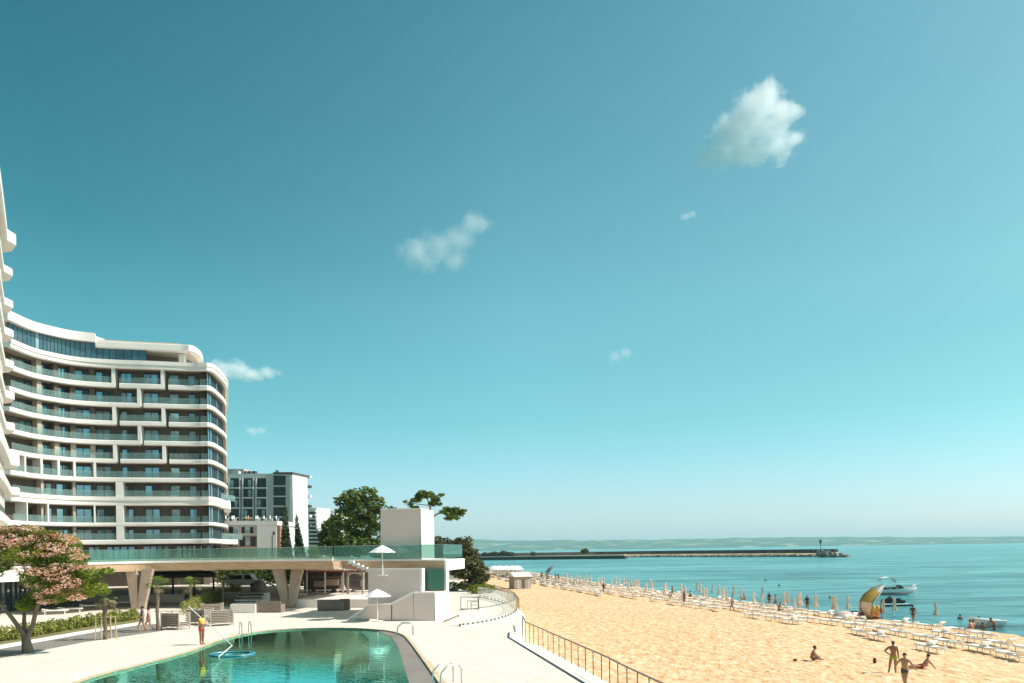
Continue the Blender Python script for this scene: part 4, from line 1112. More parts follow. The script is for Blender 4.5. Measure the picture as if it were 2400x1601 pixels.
tree('leafy_tree', 'smaller dark green tree left of the large dense tree', 'tree', 772, 1345, 112,
     [(770, 1235, 18, 16), (785, 1220, 16, 12), (762, 1258, 18, 16), (782, 1262, 20, 18), (768, 1285, 24, 18), (790, 1290, 20, 16)], 3200, .26, LEAF_D, .25, seed=12)
tree('cypress', 'taller of the two slim dark cypresses in front of the white annex', 'tree', 668, 1345, 101,
     [(668 + i * .3, 1192 + i * 10, 4 + i * 1.05, 9) for i in range(13)], 4200, .14, CYP, .15, seed=13, flat=2.5)
tree('cypress', 'shorter slim cypress just right of the taller one', 'tree', 698, 1345, 103,
     [(694 + i * 1.0, 1208 + i * 10, 2.5 + i * 1.25, 9) for i in range(12)], 3600, .14, CYP, .15, seed=14, flat=2.5)
tree('pine_tree', 'sparse umbrella pine with bare leaning limbs right of the lift tower', 'tree', 994, 1330, 88,
     [(975, 1172, 13, 5, 0), (962, 1182, 7, 6, .2), (1002, 1160, 16, 7, 0), (1020, 1168, 12, 7, -.5), (1013, 1180, 9, 5, .3), (990, 1154, 10, 4, 0), (1065, 1196, 16, 6, 0), (1078, 1204, 10, 5, .3), (1056, 1206, 14, 5, -.4), (1040, 1200, 10, 4, 0), (972, 1190, 9, 4, .2), (1052, 1215, 10, 4, .2), (1018, 1176, 9, 6, -.2), (1004, 1200, 5, 3, 0), (1000, 1226, 5, 2, 0), (950, 1176, 5, 3, 0), (1035, 1160, 7, 3, .2), (1030, 1182, 6, 3, -.2), (984, 1163, 12, 6, .3), (1086, 1196, 6, 3, 0), (1048, 1192, 9, 3, .3), (1070, 1214, 8, 3, -.2)], 2700, .19, LEAF_M, seed=15,
     trunk=[[(994, 1330, .30), (993, 1290, .26), (997, 1262, .24), (1002, 1238, .20), (1008, 1222, .17), (1010, 1200, .12), (1006, 1180, .09), (998, 1162, .05)], [(1009, 1218, .13), (1022, 1206, .10), (1040, 1200, .08), (1060, 1200, .05), (1078, 1200, .03)], [(1008, 1190, .07), (1018, 1178, .05), (1022, 1168, .03)], [(1004, 1185, .06), (985, 1182, .05), (965, 1180, .03)], [(1002, 1245, .06), (990, 1236, .03)], [(1003, 1172, .05), (988, 1160, .03)]])
tree('tamarisk_tree', 'bushy olive green tree on the beach edge right of the white terrace end', 'tree', 1105, 1392, 96,
     [(1098, 1270, 12, 12), (1092, 1290, 18, 14), (1108, 1298, 16, 14), (1088, 1318, 24, 16), (1112, 1322, 22, 14), (1125, 1335, 20, 12), (1095, 1345, 32, 14), (1075, 1340, 22, 10), (1120, 1358, 24, 14), (1138, 1352, 12, 8), (1100, 1372, 30, 10), (1128, 1376, 14, 8)], 6500, .20, mat('olive_green_leaves', (0.05, 0.06, 0.015), .6, (0.15, 0.14, 0.045), 0.8, trans=.2), .25, seed=16)
for i, (x, y, r_, Yt, lab) in enumerate([(1000, 1268, 14, 240, 'low dark coastal tree behind the bare limbs of the pine'), (1022, 1264, 16, 250, 'rounded dark coastal tree second from the pine'), (1043, 1268, 16, 260, 'dark coastal tree in the middle of the low clump'), (1062, 1275, 12, 255, 'small dark coastal tree above the glass terrace corner'), (1078, 1268, 12, 210, 'dark brownish tree touching the top of the tamarisk')]):
    tree('coastal_tree', lab, 'tree', x, 1318, Yt, [(x, y, r_, 8), (x - 8, y + 14, r_, 10), (x + 7, y + 12, r_, 10), (x, y + 26, r_ + 3, 12), (x, y + 38, r_ + 4, 10)], 1500, .42, BRUSH, .4, seed=20 + i, group='dark trees along the coast')
tree('small_palm_bush', 'pale green bushy plant behind the bridge glass below the cypresses', 'plant', 734, 1330, 80, [(728, 1296, 8, 9), (738, 1290, 8, 8), (746, 1298, 7, 8), (735, 1306, 12, 8)], 900, .12, LEAF_Y, .06, seed=31)

# --- palms
def palm(x, yb, yc, label, rpx, seed, stakes=False):
    p = G(x, yb, DZ); Y = p.y; s = Y / FOC; top = Q(x, yc, Y); r_ = random.Random(seed)
    t_ = thing('palm_tree', (p.x, p.y, DZ), label, 'palm', 'young palms in the pool garden')
    b = MB(); H = top.z - DZ
    b.tube([p + Vector((0, 0, H * k / 6)) + Vector((r_.uniform(-.02, .02), 0, 0)) for k in range(7)], [.13, .12, .11, .12, .13, .15, .10], 8); b.build('trunk', BARK, t_, smooth=True)
    R = rpx * s
    for k in range(20):
        th = k * 2.4 + r_.uniform(-.2, .2); el = r_.uniform(-.9, 1.2); 
        out = Vector((math.cos(th) * math.cos(el), math.sin(th) * math.cos(el), math.sin(el)))
        stem = top + out * R * .45; b = MB(); b.tube([top, stem], [.015, .01], 4)
        # a fan of narrow blades that droop at the tips
        sd_ = out.cross(Vector((0, 0, 1))); sd_ = sd_.normalized() if sd_.length > .1 else Vector((1, 0, 0)); up = sd_.cross(out)
        for j in range(-5, 6):
            a = j * .21; dr = out * math.cos(a) + sd_ * math.sin(a)
            tipp = stem + dr * R * .55 * (1 - abs(j) * .03); midp = stem + dr * R * .3
            tipp = tipp - Vector((0, 0, R * .16)); w_ = (sd_ * math.cos(a) - out * math.sin(a)) * .022
            b.add([stem, midp + w_, tipp, midp - w_], [(0, 1, 2, 3)])
        b.build('frond', LEAF_M if el > -.2 else mat('dry_frond', (.16, .13, .05), .8, (.24, .19, .08), 2), t_)
    if stakes:
        q0 = p
        for dx, dy in ((-.5, -.2), (.62, .1), (.05, .55), (-.4, .3)):
            b = MB(); b.bar((p.x + dx, p.y + dy, DZ), (p.x + dx * .9, p.y + dy * .9, DZ + 1.42), .06); b.build('stake', mat('pale_wood', (.55, .40, .22), .7), t_)
        b = MB(); b.bar((p.x - .55, p.y - .2, DZ + 1.36), (p.x + .62, p.y + .08, DZ + 1.36), .07, .05); b.build('crossbar', mat('pale_wood', (.55, .40, .22), .7), t_)
    return t_
palm(247, 1499, 1402, 'young palm held by wooden stakes beside the grey path', 32, 1, True)
palm(370, 1478, 1372, 'palm with drooping fronds beside the stacked wicker daybeds', 34, 2)
palm(447, 1432, 1372, 'small palm behind the wicker daybeds', 30, 3)
palm(524, 1421, 1360, 'palm standing at the end of the yellow green hedge', 32, 4)

# --- garden: path, kerb, planting
ASPH = mat('path_asphalt', (0.20, 0.175, 0.155), 0.9, (0.25, 0.22, 0.195), 1.5)
def gpoly(name, pix, z0, z1, mt, kind='structure'):
    pts = [G(x, y, DZ) for x, y in pix]; b = MB(); b.prism([(p.x, p.y) for p in pts], z0, z1); o = b.build(name, mt); tag(o, kind=kind); return o
gpoly('path', [(-80, 1562), (0, 1543), (65, 1531), (120, 1520), (200, 1505), (290, 1492), (385, 1478), (372, 1462), (330, 1464), (200, 1485), (100, 1503), (0, 1521), (-80, 1535)], DZ - .2, DZ + .004, ASPH)
gpoly('kerb', [(-80, 1535), (0, 1521), (100, 1503), (200, 1485), (330, 1464), (330, 1460), (200, 1480.5), (100, 1498), (0, 1515), (-80, 1529)], DZ - .2, DZ + .09, WHITE)
SOIL = mat('planting_soil', (0.16, 0.13, 0.06), .95, (0.24, 0.22, 0.08), 2)
gpoly('planting_bed', [(-80, 1529), (0, 1515), (100, 1498), (200, 1480.5), (330, 1460), (330, 1446), (200, 1462), (100, 1476), (0, 1490), (-80, 1500)], DZ - .2, DZ + .05, SOIL)
def hedge(pix, label, h, wd, n, mt, seed):
    P = [G(x, y, DZ) for x, y in pix]; t_ = thing('hedge', tuple(P[len(P) // 2]), label, 'hedge')
    rr = random.Random(seed); cl = []
    for a, c in zip(P, P[1:]):
        m_ = max(2, int((c - a).length / .35))
        for k in range(m_):
            q = a.lerp(c, k / m_); hh = h * rr.uniform(.8, 1.15)
            cl.append(((q.x + rr.uniform(-.1, .1), q.y, DZ + hh * .5), (.35, wd, hh * .5)))
    leaf_obj('foliage', cl, n, .075, mt, t_, seed, 1.0)
    b = MB()
    for c, _ in cl[::2]: b.tube([(c[0], c[1], DZ), (c[0] + .05, c[1], DZ + h * .7)], [.025, .012], 4)
    b.build('stems', BARK, t_)['kind'] = 'stuff'
    return t_
hedge([(-80, 1520), (0, 1506), (100, 1489), (200, 1471), (325, 1452)], 'long low hedge with pale leaf tips between the kerb and the white deck', .95, .38, 12000, HEDGE, 41)
hedge([(432, 1442), (470, 1425), (520, 1405), (562, 1388)], 'yellow green hedge running away under the bridge behind the palms', 1.25, .5, 6000, HEDGE, 42)
# small bushes at the beach edge
for x, y, lab, sd_ in ((1060, 1384, 'low bush left of the tamarisk on the pale wall', 51), (1140, 1390, 'low yellow green bush at the foot of the tamarisk', 52), (1118, 1392, 'small bush between the tamarisk trunk and the railing', 53)):
    p = G(x, y, DZ); t_ = thing('bush', (p.x, p.y, DZ), lab, 'bush'); leaf_obj('foliage', [((p.x, p.y, DZ + .5), (1.2, .6, .6))], 700, .13, LEAF_Y if sd_ > 51 else LEAF_M, t_, sd_, 1)

# ------------------------------------------------------------------ people
def person_mesh(joints, edges, radii, mt, name, parent, root=0, sub=1):
    me = bpy.data.meshes.new(name + '_skel')
    me.from_pydata([tuple(j) for j in joints], edges, [])
    o = bpy.data.objects.new(name + '_tmp', me); COL.objects.link(o)
    md = o.modifiers.new('s', 'SKIN'); ss = o.modifiers.new('u', 'SUBSURF'); ss.levels = sub; ss.render_levels = sub
    sv = me.skin_vertices[0].data
    for i, r_ in enumerate(radii):
        sv[i].radius = r_ if isinstance(r_, tuple) else (r_, r_)
        sv[i].use_root = (i == root)
    dg = bpy.context.evaluated_depsgraph_get(); dg.update()
    ev = o.evaluated_get(dg)
    nm = bpy.data.meshes.new_from_object(ev, depsgraph=dg); nm.name = name
    bpy.data.objects.remove(o); bpy.data.meshes.remove(me)
    nm.materials.clear(); nm.materials.append(mt)
    nm.polygons.foreach_set('use_smooth', [True] * len(nm.polygons))
    return link(name, nm, parent)
SKIN = mat('tanned_skin', (0.30, 0.14, 0.08), .55)
SKIN2 = mat('fair_tanned_skin', (0.42, 0.22, 0.13), .55)
HAIR = mat('dark_hair', (0.02, 0.014, 0.01), .6)
CLOTH = {}
def cloth(name, c):
    if name not in CLOTH: CLOTH[name] = mat('cloth_' + name, c, .85)
    return CLOTH[name]
POSE = {}
def base_pose():
    """standing, facing +X, feet at z=0, height 1.76"""
    J = dict(pelvis=(0, 0, .95), waist=(0, 0, 1.08), chest=(0, 0, 1.30), neck=(0, 0, 1.47), head=(0.015, 0, 1.60), crown=(0.015, 0, 1.68),
             shl=(0, .18, 1.42), ell=(-.02, .23, 1.14), wrl=(.03, .25, .90), hal=(.05, .25, .80), shr=(0, -.18, 1.42), elr=(-.02, -.23, 1.14), wrr=(.03, -.25, .90), har=(.05, -.25, .80),
             hpl=(0, .09, .90), knl=(.02, .10, .50), anl=(-.01, .10, .08), tol=(.14, .11, .03), hpr=(0, -.09, .90), knr=(.02, -.10, .50), anr=(-.01, -.10, .08), tor=(.14, -.11, .03), nose=(.115, 0, 1.585))
    return {k: Vector(v) for k, v in J.items()}
ORD = ['pelvis', 'waist', 'chest', 'neck', 'head', 'crown', 'shl', 'ell', 'wrl', 'hal', 'shr', 'elr', 'wrr', 'har', 'hpl', 'knl', 'anl', 'tol', 'hpr', 'knr', 'anr', 'tor', 'nose']
EDG = [('pelvis', 'waist'), ('waist', 'chest'), ('chest', 'neck'), ('neck', 'head'), ('head', 'crown'), ('chest', 'shl'), ('shl', 'ell'), ('ell', 'wrl'), ('wrl', 'hal'), ('chest', 'shr'), ('shr', 'elr'), ('elr', 'wrr'), ('wrr', 'har'),
       ('pelvis', 'hpl'), ('hpl', 'knl'), ('knl', 'anl'), ('anl', 'tol'), ('pelvis', 'hpr'), ('hpr', 'knr'), ('knr', 'anr'), ('anr', 'tor'), ('head', 'nose')]
RAD = dict(pelvis=(.15, .12), waist=(.145, .115), chest=(.185, .13), neck=.058, head=(.088, .10), crown=(.075, .085), shl=.075, ell=.052, wrl=.038, hal=.042, shr=.075, elr=.052, wrr=.038, har=.042,
           hpl=.105, knl=.072, anl=.048, tol=.04, hpr=.105, knr=.072, anr=.048, tor=.04, nose=.02)
def person(loc, yaw, label, pose=None, skin=None, shirt=None, shorts=None, scale=1.0, hair=HAIR, sub=1, extra=None, group=None):
    J = base_pose()
    if pose: J.update({k: Vector(v) for k, v in pose.items()})
    t_ = thing('person', tuple(loc), label, 'person', group, rz=yaw); t_.scale = (scale,) * 3
    ix = {k: i for i, k in enumerate(ORD)}
    person_mesh([J[k] for k in ORD], [(ix[a], ix[c]) for a, c in EDG], [RAD[k] for k in ORD], skin or SKIN, 'body', t_, 0, sub)
    if shorts:
        mid = lambda a, c, f: J[a].lerp(J[c], f)
        js = [J['pelvis'] + (J['waist'] - J['pelvis']) * .25, J['hpl'], mid('hpl', 'knl', .55), J['hpr'], mid('hpr', 'knr', .55), J['waist'].lerp(J['pelvis'], .3)]
        person_mesh(js, [(0, 1), (1, 2), (0, 3), (3, 4), (0, 5)], [(.17, .14), .13, .115, .13, .115, (.165, .13)], shorts, 'shorts', t_, 0, 1)
    if shirt:
        js = [J['waist'].lerp(J['pelvis'], .6), J['waist'], J['chest'], J['shl'], J['shl'].lerp(J['ell'], .6), J['shr'], J['shr'].lerp(J['elr'], .6), J['neck'].lerp(J['chest'], .3)]
        person_mesh(js, [(0, 1), (1, 2), (2, 3), (3, 4), (2, 5), (5, 6), (2, 7)], [(.17, .14), (.165, .13), (.20, .15), .092, .08, .092, .08, .09], shirt, 'shirt', t_, 2, 1)
    h = J['head'].lerp(J['crown'], .75); d = (J['head'] - J['nose']).normalized() * .03
    b = MB(); b.ball(h + d, (.105, .098, .095), 10, 6); me = b.mesh('hair', (0, 0, 0), True); me.materials.append(hair); link('hair', me, t_)
    return t_
WALK = dict(knl=(.20, .10, .52), anl=(.22, .10, .10), tol=(.36, .10, .05), knr=(-.06, -.10, .50), anr=(-.30, -.10, .16), tor=(-.20, -.10, .04), wrl=(-.10, .27, .92), hal=(-.08, .27, .83), ell=(-.10, .25, 1.15), elr=(.06, -.25, 1.15), wrr=(.22, -.24, .98), har=(.28, -.24, .92))
HIPS = dict(ell=(-.08, .42, 1.20), wrl=(.02, .20, 1.02), hal=(.04, .14, 1.0), knl=(.04, .16, .52), anl=(.0, .22, .09), tol=(.12, .25, .03))
def sit(z=0.0):
    return dict(pelvis=(0, 0, .12), waist=(.0, 0, .26), chest=(.06, 0, .48), neck=(.12, 0, .64), head=(.17, 0, .76), crown=(.17, 0, .84), nose=(.27, 0, .74),
                shl=(.08, .18, .59), ell=(.16, .24, .35), wrl=(.34, .18, .22), hal=(.42, .15, .18), shr=(.08, -.18, .59), elr=(.16, -.24, .35), wrr=(.34, -.18, .22), har=(.42, -.15, .18),
                hpl=(.05, .10, .11), knl=(.42, .24, .20), anl=(.40, -.06, .07), tol=(.50, -.12, .05), hpr=(.05, -.10, .11), knr=(.42, -.24, .16), anr=(.55, .05, .06), tor=(.66, .08, .05))
RECL = dict(pelvis=(0, 0, .12), waist=(-.10, 0, .22), chest=(-.24, 0, .40), neck=(-.30, 0, .55), head=(-.30, 0, .68), crown=(-.30, 0, .76), nose=(-.20, 0, .67),
            shl=(-.26, .18, .48), ell=(-.42, .26, .26), wrl=(-.55, .30, .06), hal=(-.62, .30, .04), shr=(-.26, -.18, .48), elr=(-.38, -.24, .26), wrr=(-.30, -.26, .06), har=(-.26, -.26, .04),
            hpl=(.05, .09, .11), knl=(.45, .12, .14), anl=(.85, .12, .07), tol=(.93, .12, .12), hpr=(.05, -.09, .11), knr=(.45, -.12, .14), anr=(.85, -.10, .07), tor=(.93, -.10, .12))
SWIM = dict(base_pose())
def ground(x, y):
    for z in (0.0, -.1, -.2, -.3, -.4, -.5, -.6):
        p = G(x, y, z)
        if sand_z(p.x, p.y) >= z: 
            return Vector((p.x, p.y, sand_z(p.x, p.y)))
    return G(x, y, SEA_Z)
# the four in the foreground sand
p = ground(2094, 1578); person(p, math.radians(62), 'man in lime green shorts standing with hand on hip on the sand', HIPS, SKIN, shorts=cloth('lime', (.28, .33, .02)), scale=1.02, sub=2)
p = ground(2121, 1613); person(p, math.radians(225), 'person in dark shorts walking towards the camera on the sand', dict(WALK, ell=(-.02, .36, 1.18), wrl=(-.12, .48, .98), hal=(-.14, .52, .92), elr=(.0, -.36, 1.2), wrr=(-.02, -.46, .98), har=(0, -.48, .88)), SKIN2, shorts=cloth('dark_grey', (.06, .065, .075)), sub=2)
p = ground(2162, 1566); person(p, math.radians(172), 'person in red swimwear reclining on the sand leaning on one arm', RECL, SKIN2, shorts=cloth('red', (.55, .03, .02)), sub=2)
p = ground(1904, 1547); person(p, math.radians(-25), 'shirtless person sitting cross legged alone on the sand', sit(), SKIN, shorts=cloth('brown_red', (.18, .06, .05)), sub=2)
# small things on the sand
p = ground(2050, 1554); b = MB(); b.lathe((p.x, p.y, p.z), [(.09, 0), (.10, .02), (.10, .22), (.07, .26), (.07, .30), (.04, .31)], 10); tag(b.build('flask', mat('dark_flask', (.05, .03, .025), .4), smooth=True), 'small dark flask standing upright on the sand left of the standing man', 'flask')
p = ground(1864, 1549); b = MB(); b.ball((p.x, p.y, p.z + .06), (.14, .09, .09), 8, 6); tag(b.build('sandal', mat('brown_sandal', (.12, .07, .04), .7), smooth=True), 'small brown sandal lying left of the sitting person', 'sandal')

# pool attendant and guests
p = G(473, 1511, DZ); att = person(p, math.radians(-15), 'pool attendant in yellow shirt and red shorts holding a cleaning pole', dict(ell=(.10, .28, 1.22), wrl=(.26, .10, 1.22), hal=(.33, .06, 1.22), elr=(.12, -.24, 1.18), wrr=(.32, -.14, 1.10), har=(.40, -.12, 1.08)), SKIN, shirt=cloth('yellow', (.80, .50, .02)), shorts=cloth('bright_red', (.60, .015, .03)), sub=2)
a_, c_ = Q(442, 1421, 42.6), G(544, 1513, DZ + .1)
pl = thing('pool_pole', tuple(a_), 'long white cleaning pole held by the pool attendant', 'pole')
b = MB(); b.tube([a_, c_], .024, 6); b.build('pole', WHITE2, pl)
e_ = G(512, 1540, DZ - .02); b = MB(); b.tube([c_, e_], .03, 6); b.build('suction_end', WHITE2, pl)
hs = MB(); cc = G(545, 1531, DZ)
pts = [(cc.x + math.cos(a) * (1.0 + .12 * math.sin(a * 2.3)), cc.y + math.sin(a) * 0.9, DZ - .03 + .01 * math.sin(a * 3)) for a in [i * .35 for i in range(40)]]
hs.tube(pts, .035, 6); tag(hs.build('pool_hose', mat('blue_hose', (.06, .30, .42), .4), smooth=True), 'blue vacuum hose floating coiled on the pool water', 'hose')
p = G(334, 1482, DZ); person(p, math.radians(200), 'person in dark blue clothes and cap walking on the grey path', WALK, SKIN2, shirt=cloth('navy', (.05, .08, .14)), shorts=cloth('grey', (.10, .11, .13)), scale=.98)
p = G(349, 1479, DZ); person(p, math.radians(190), 'person in pale floral top walking beside the one in blue', WALK, SKIN2, shirt=cloth('floral', (.50, .30, .28)), shorts=cloth('rose', (.35, .18, .16)), scale=.90)

# ------------------------------------------------------------------ wicker furniture
def daybed(p, yaw, label, w=1.5, d=1.0, h=1.15, mt=None, mb_=None):
    t_ = thing('wicker_daybed', tuple(p), label, 'daybed', 'wicker daybeds parked on the deck', rz=yaw); mt = mt or WICKERL; mb_ = mb_ or WICKER
    def put(b, n, m_):
        me = b.mesh(n); me.materials.append(m_); link(n, me, t_)
    for sx in (-1, 1):
        for sy in (-1, 1):
            b = MB(); b.box((sx * w / 2, sy * d / 2, h / 2), (.06, .06, h)); put(b, 'leg', mt)
    b = MB(); b.box((0, 0, .32), (w - .08, d - .08, .25)); put(b, 'seat', mb_)
    b = MB(); b.box((0, -d / 2 + .05, h * .62), (w - .07, .03, h * .68)); put(b, 'back_panel', mb_)
    for k in range(9):
        z_ = .18 + k * (h - .22) / 8; b = MB(); b.tube([(-w / 2, -d / 2 - .02, z_), (-w / 4, -d / 2 - .05, z_ - .05), (w / 4, -d / 2 - .05, z_ - .05), (w / 2, -d / 2 - .02, z_)], .022, 5); put(b, 'slat', mt)
    for sx in (-1, 1):
        for k in range(9):
            z_ = .18 + k * (h - .22) / 8; b = MB(); b.tube([(sx * (w / 2 + .02), -d / 2, z_), (sx * (w / 2 + .04), 0, z_ - .04), (sx * (w / 2 + .02), d / 2, z_)], .022, 5); put(b, 'side_slat', mt)
    return t_
for x, y, yw, lab in ((404, 1476, -.35, 'wicker daybed nearest the palm, its slatted back to the pool'), (512, 1467, .5, 'pale wicker daybed at the right end of the row behind the attendant'), (462, 1465, -.25, 'wicker daybed directly behind the pool attendant'), (492, 1448, .2, 'wicker daybed at the back of the group, partly hidden')):
    p = G(x, y, DZ); daybed((p.x, p.y + .5, DZ), yw, lab)
def sofa(p, yaw, w, label):
    t_ = thing('wicker_sofa', tuple(p), label, 'sofa', rz=yaw)
    def put(b, n, m_):
        me = b.mesh(n); me.materials.append(m_); link(n, me, t_)
    b = MB(); b.box((0, 0, .22), (w, .9, .36)); put(b, 'base', WICKER)
    b = MB(); b.box((0, -.42, .6), (w, .12, .75)); put(b, 'backrest', WICKER)
    for s in (-1, 1): b = MB(); b.box((s * (w / 2 - .06), 0.02, .45), (.13, .86, .5)); put(b, 'armrest', WICKER)
    b = MB(); b.box((0, .05, .46), (w - .3, .75, .12)); put(b, 'cushion', mat('rust_cushion', (.35, .17, .08), .9))
p = G(630, 1436, DZ); sofa((p.x, p.y + .5, DZ), -.1, 2.2, 'dark wicker sofa seen from behind, left of the second V column')
p = G(772, 1432, DZ); sofa((p.x, p.y + .5, DZ), .02, 2.1, 'dark wicker sofa in front of the low white wall')
p = G(806, 1430, DZ); sofa((p.x, p.y + .6, DZ), .1, .9, 'narrow wicker armchair at the right end of the sofa')
# ------------------------------------------------------------------ buildings behind
class Face:
    """a local frame (a to the right, b into the scene) for a building seen from the camera"""
    def __init__(s, px, py, Y, phi):
        s.O = Q(px, py, Y); s.ea = Vector((math.cos(phi), -math.sin(phi), 0)); s.eb = Vector((math.sin(phi), math.cos(phi), 0))
    def lp(s, x, y, b=0.0):
        r = ray(x, y); D = Vector((r[0], 1.0, -r[1])); C0 = Vector((0, 0, CAM)); Pn = s.O + s.eb * b
        q = C0 + D * ((Pn - C0).dot(s.eb) / D.dot(s.eb)); return (q - s.O).dot(s.ea), q.z
    def w(s, a, b, z): return Vector((s.O.x, s.O.y, 0)) + s.ea * a + s.eb * b + Vector((0, 0, z))
    def slab(s, name, pix, b0, b1, mt, parent, plane=None):
        pts = [s.lp(x, y, b0 if plane is None else plane) for x, y in pix]
        m_ = MB(); m_.extrude([s.w(a, b0, z) for a, z in pts], s.eb * (b1 - b0)); return m_.build(name, mt, parent)
    def rect(s, name, x0, y0, x1, y1, b0, b1, mt, parent, plane=None): return s.slab(name, [(x0, y0), (x1, y0), (x1, y1), (x0, y1)], b0, b1, mt, parent, plane)
CHAR = mat('charcoal_cladding', (0.075, 0.068, 0.065), 0.7, (0.10, 0.09, 0.085), 0.4)
PALEG = mat('pale_grey_cladding', (0.46, 0.455, 0.45), 0.6)
WHITEB = mat('painted_white_wall', (0.70, 0.70, 0.69), 0.7, (0.64, 0.635, 0.62), 0.15)
DGL = mat('dark_hotel_glass', (0.018, 0.022, 0.026), 0.3, spec=.4)
F2 = Face(685, 1290, 230, math.radians(10))
b2 = thing('hotel_block', tuple(Q(620, 1330, 232)), 'boxy charcoal and white hotel block behind the low annex, right of the curved hotel', 'building')
F2.rect('main_wall', 500, 1113, 624, 1300, .6, 14, CHAR, b2)
F2.rect('stair_tower', 624.5, 1110, 685, 1300, 0, 10, PALEG, b2)
F2.rect('roof_parapet', 500, 1110, 624, 1120.5, .2, 1.0, WHITEB, b2)
a_, z_ = F2.lp(685, 1113)
m_ = MB(); m_.extrude([F2.w(a_ + .01, -.02, 0), F2.w(a_ + .01, 10.1, 0), F2.w(a_ + .01, 10.1, z_ + .3), F2.w(a_ + .01, -.02, z_ + .3)], F2.ea * .1); m_.build('end_wall', WHITEB, b2)
F2.rect('end_frame', 679, 1113, 685, 1300, -.15, 0, WHITEB, b2)
F2.rect('roof_slab', 640, 1106.5, 686, 1111, -.3, 10.4, CHAR, b2)
for (x0, x1) in ((537, 560), (569, 592), (601, 624)):
    for (y0, y1) in ((1122, 1142), (1146, 1165), (1169, 1189), (1192, 1212), (1216, 1235)):
        f_ = F2.rect('window', x0 + 1, y0, x1 - 1, y1, .40, .58, DARK, b2)
        for k in range(2):
            xa = x0 + 3 + k * 10; F2.rect('pane', xa, y0 + 3, xa + 7, y1 - 1, .34, .39, PANEL if (k + x0 + y0) % 3 == 0 else DGL, b2).parent = f_
        F2.rect('balcony_slab', x0 - 1, y1, x1 + 1, y1 + 3, -.9, .58, WHITEB, b2)
        m_ = MB(); A0, ZA = F2.lp(x0, y1 - 7, -.85); A1, ZB = F2.lp(x1, y1, -.85)
        for k in range(7): m_.bar(F2.w(A0 + (A1 - A0) * k / 6, -.85, ZB), F2.w(A0 + (A1 - A0) * k / 6, -.85, ZA), .05)
        m_.bar(F2.w(A0, -.85, ZA), F2.w(A1, -.85, ZA), .06); m_.build('balcony_railing', BLACK, b2)
    F2.rect('white_rib', x0 - 2.5, 1120.5, x0 - .5, 1250, -.3, .58, WHITEB, b2)
    F2.rect('white_rib', x1 + .2, 1120.5, x1 + 2, 1250, -.3, .58, WHITEB, b2)
for (y0, y1) in ((1115, 1138), (1141, 1162), (1165, 1185), (1189, 1210), (1214, 1234), (1238, 1258)):
    F2.rect('tower_window', 641, y0, 669, y1, -.12, -.01, DGL, b2); F2.rect('sill', 639, y1, 671, y1 + 2, -.3, -.01, WHITEB, b2)
for x, w_ in ((552, 14), (574, 5), (584, 6), (595, 6)): F2.rect('rooftop_unit', x - w_ / 2, 1104, x + w_ / 2, 1110, 4, 5.5, CHAR if w_ < 10 else WHITEB, b2)
F2.rect('rooftop_room', 531, 1099, 571, 1111, 6, 10, mat('pinkish_wall', (.60, .46, .41), .8), b2)
F2.rect('chimney', 646, 1102, 650, 1107, 3, 4, CHAR, b2)
for k in range(6):
    y = 1118 + k * 23; A0, ZA = F2.lp(722, y, 10.3); m_ = MB(); m_.extrude([F2.w(A0 - .8, 10.3, ZA - .3), F2.w(A0 + .6, 10.3, ZA - .3), F2.w(A0 + .6, 10.3, ZA + .5), F2.w(A0 - .8, 10.3, ZA + .5)], F2.eb * 1.6); m_.build('side_balcony', CHAR if k % 2 else WHITEB, b2)
# low annex in front
F3 = Face(602, 1300, 150, math.radians(8))
b3 = thing('annex_building', tuple(Q(590, 1330, 152)), 'low white annex with roof terrace in front of the charcoal hotel block', 'building')
F3.rect('wall', 505, 1231, 602, 1345, .5, 12, mat('annex_wall', (.52, .47, .42), .8), b3)
F3.rect('roof_slab', 505, 1221, 650, 1231, -.5, 12, WHITEB, b3)
F3.rect('white_block', 602.5, 1231.4, 648, 1345, -.3, 9, WHITEB, b3)
F3.rect('red_pier', 649, 1231.4, 656, 1345, -.1, 4, mat('brick_red', (.28, .15, .11), .8), b3)
for x0, y0, x1, y1 in ((535, 1233, 560, 1252), (564, 1233, 596, 1252), (562, 1257, 600, 1281), (535, 1257, 556, 1281)):
    w_ = F3.rect('window', x0, y0, x1, y1, .3, .48, mat('window_surround', (.25, .13, .09), .7) if y0 > 1250 else WHITEB, b3)
    n_ = 3 if x1 - x0 > 28 else 2
    for k in range(n_):
        xa = x0 + 1.5 + k * (x1 - x0 - 2) / n_; F3.rect('pane', xa, y0 + 2, xa + (x1 - x0 - 2) / n_ - 1.5, y1 - 1.5, .22, .29, DGL if k % 2 == 0 else PANEL, b3).parent = w_
F3.rect('lamp', 639, 1247, 643, 1253, -.5, -.32, BLACK, b3); F3.rect('downpipe', 637, 1254, 638.5, 1345, -.42, -.32, CHAR, b3)
for k, x in enumerate((532, 541, 551, 574, 585, 597, 607, 616, 636, 645)):
    a0_, zz = F3.lp(x, 1221, 1.0); c = F3.w(a0_, 1.0 + (k % 2), 0)
    t_ = thing('terrace_chair', (c.x, c.y, zz), 'small pale chair on the roof terrace of the white annex', 'chair', 'chairs on the annex roof terrace')
    b = MB(); b.box((c.x, c.y, zz + .45), (.5, .5, .06)); b.box((c.x - .22, c.y, zz + .75), (.06, .5, .6)); 
    for sx in (-.2, .2):
        for sy in (-.2, .2): b.box((c.x + sx, c.y + sy, zz + .22), (.05, .05, .44))
    b.build('seat', mat('terracotta_chair', (.45, .28, .20), .8) if k in (3, 4) else WHITE2, t_)
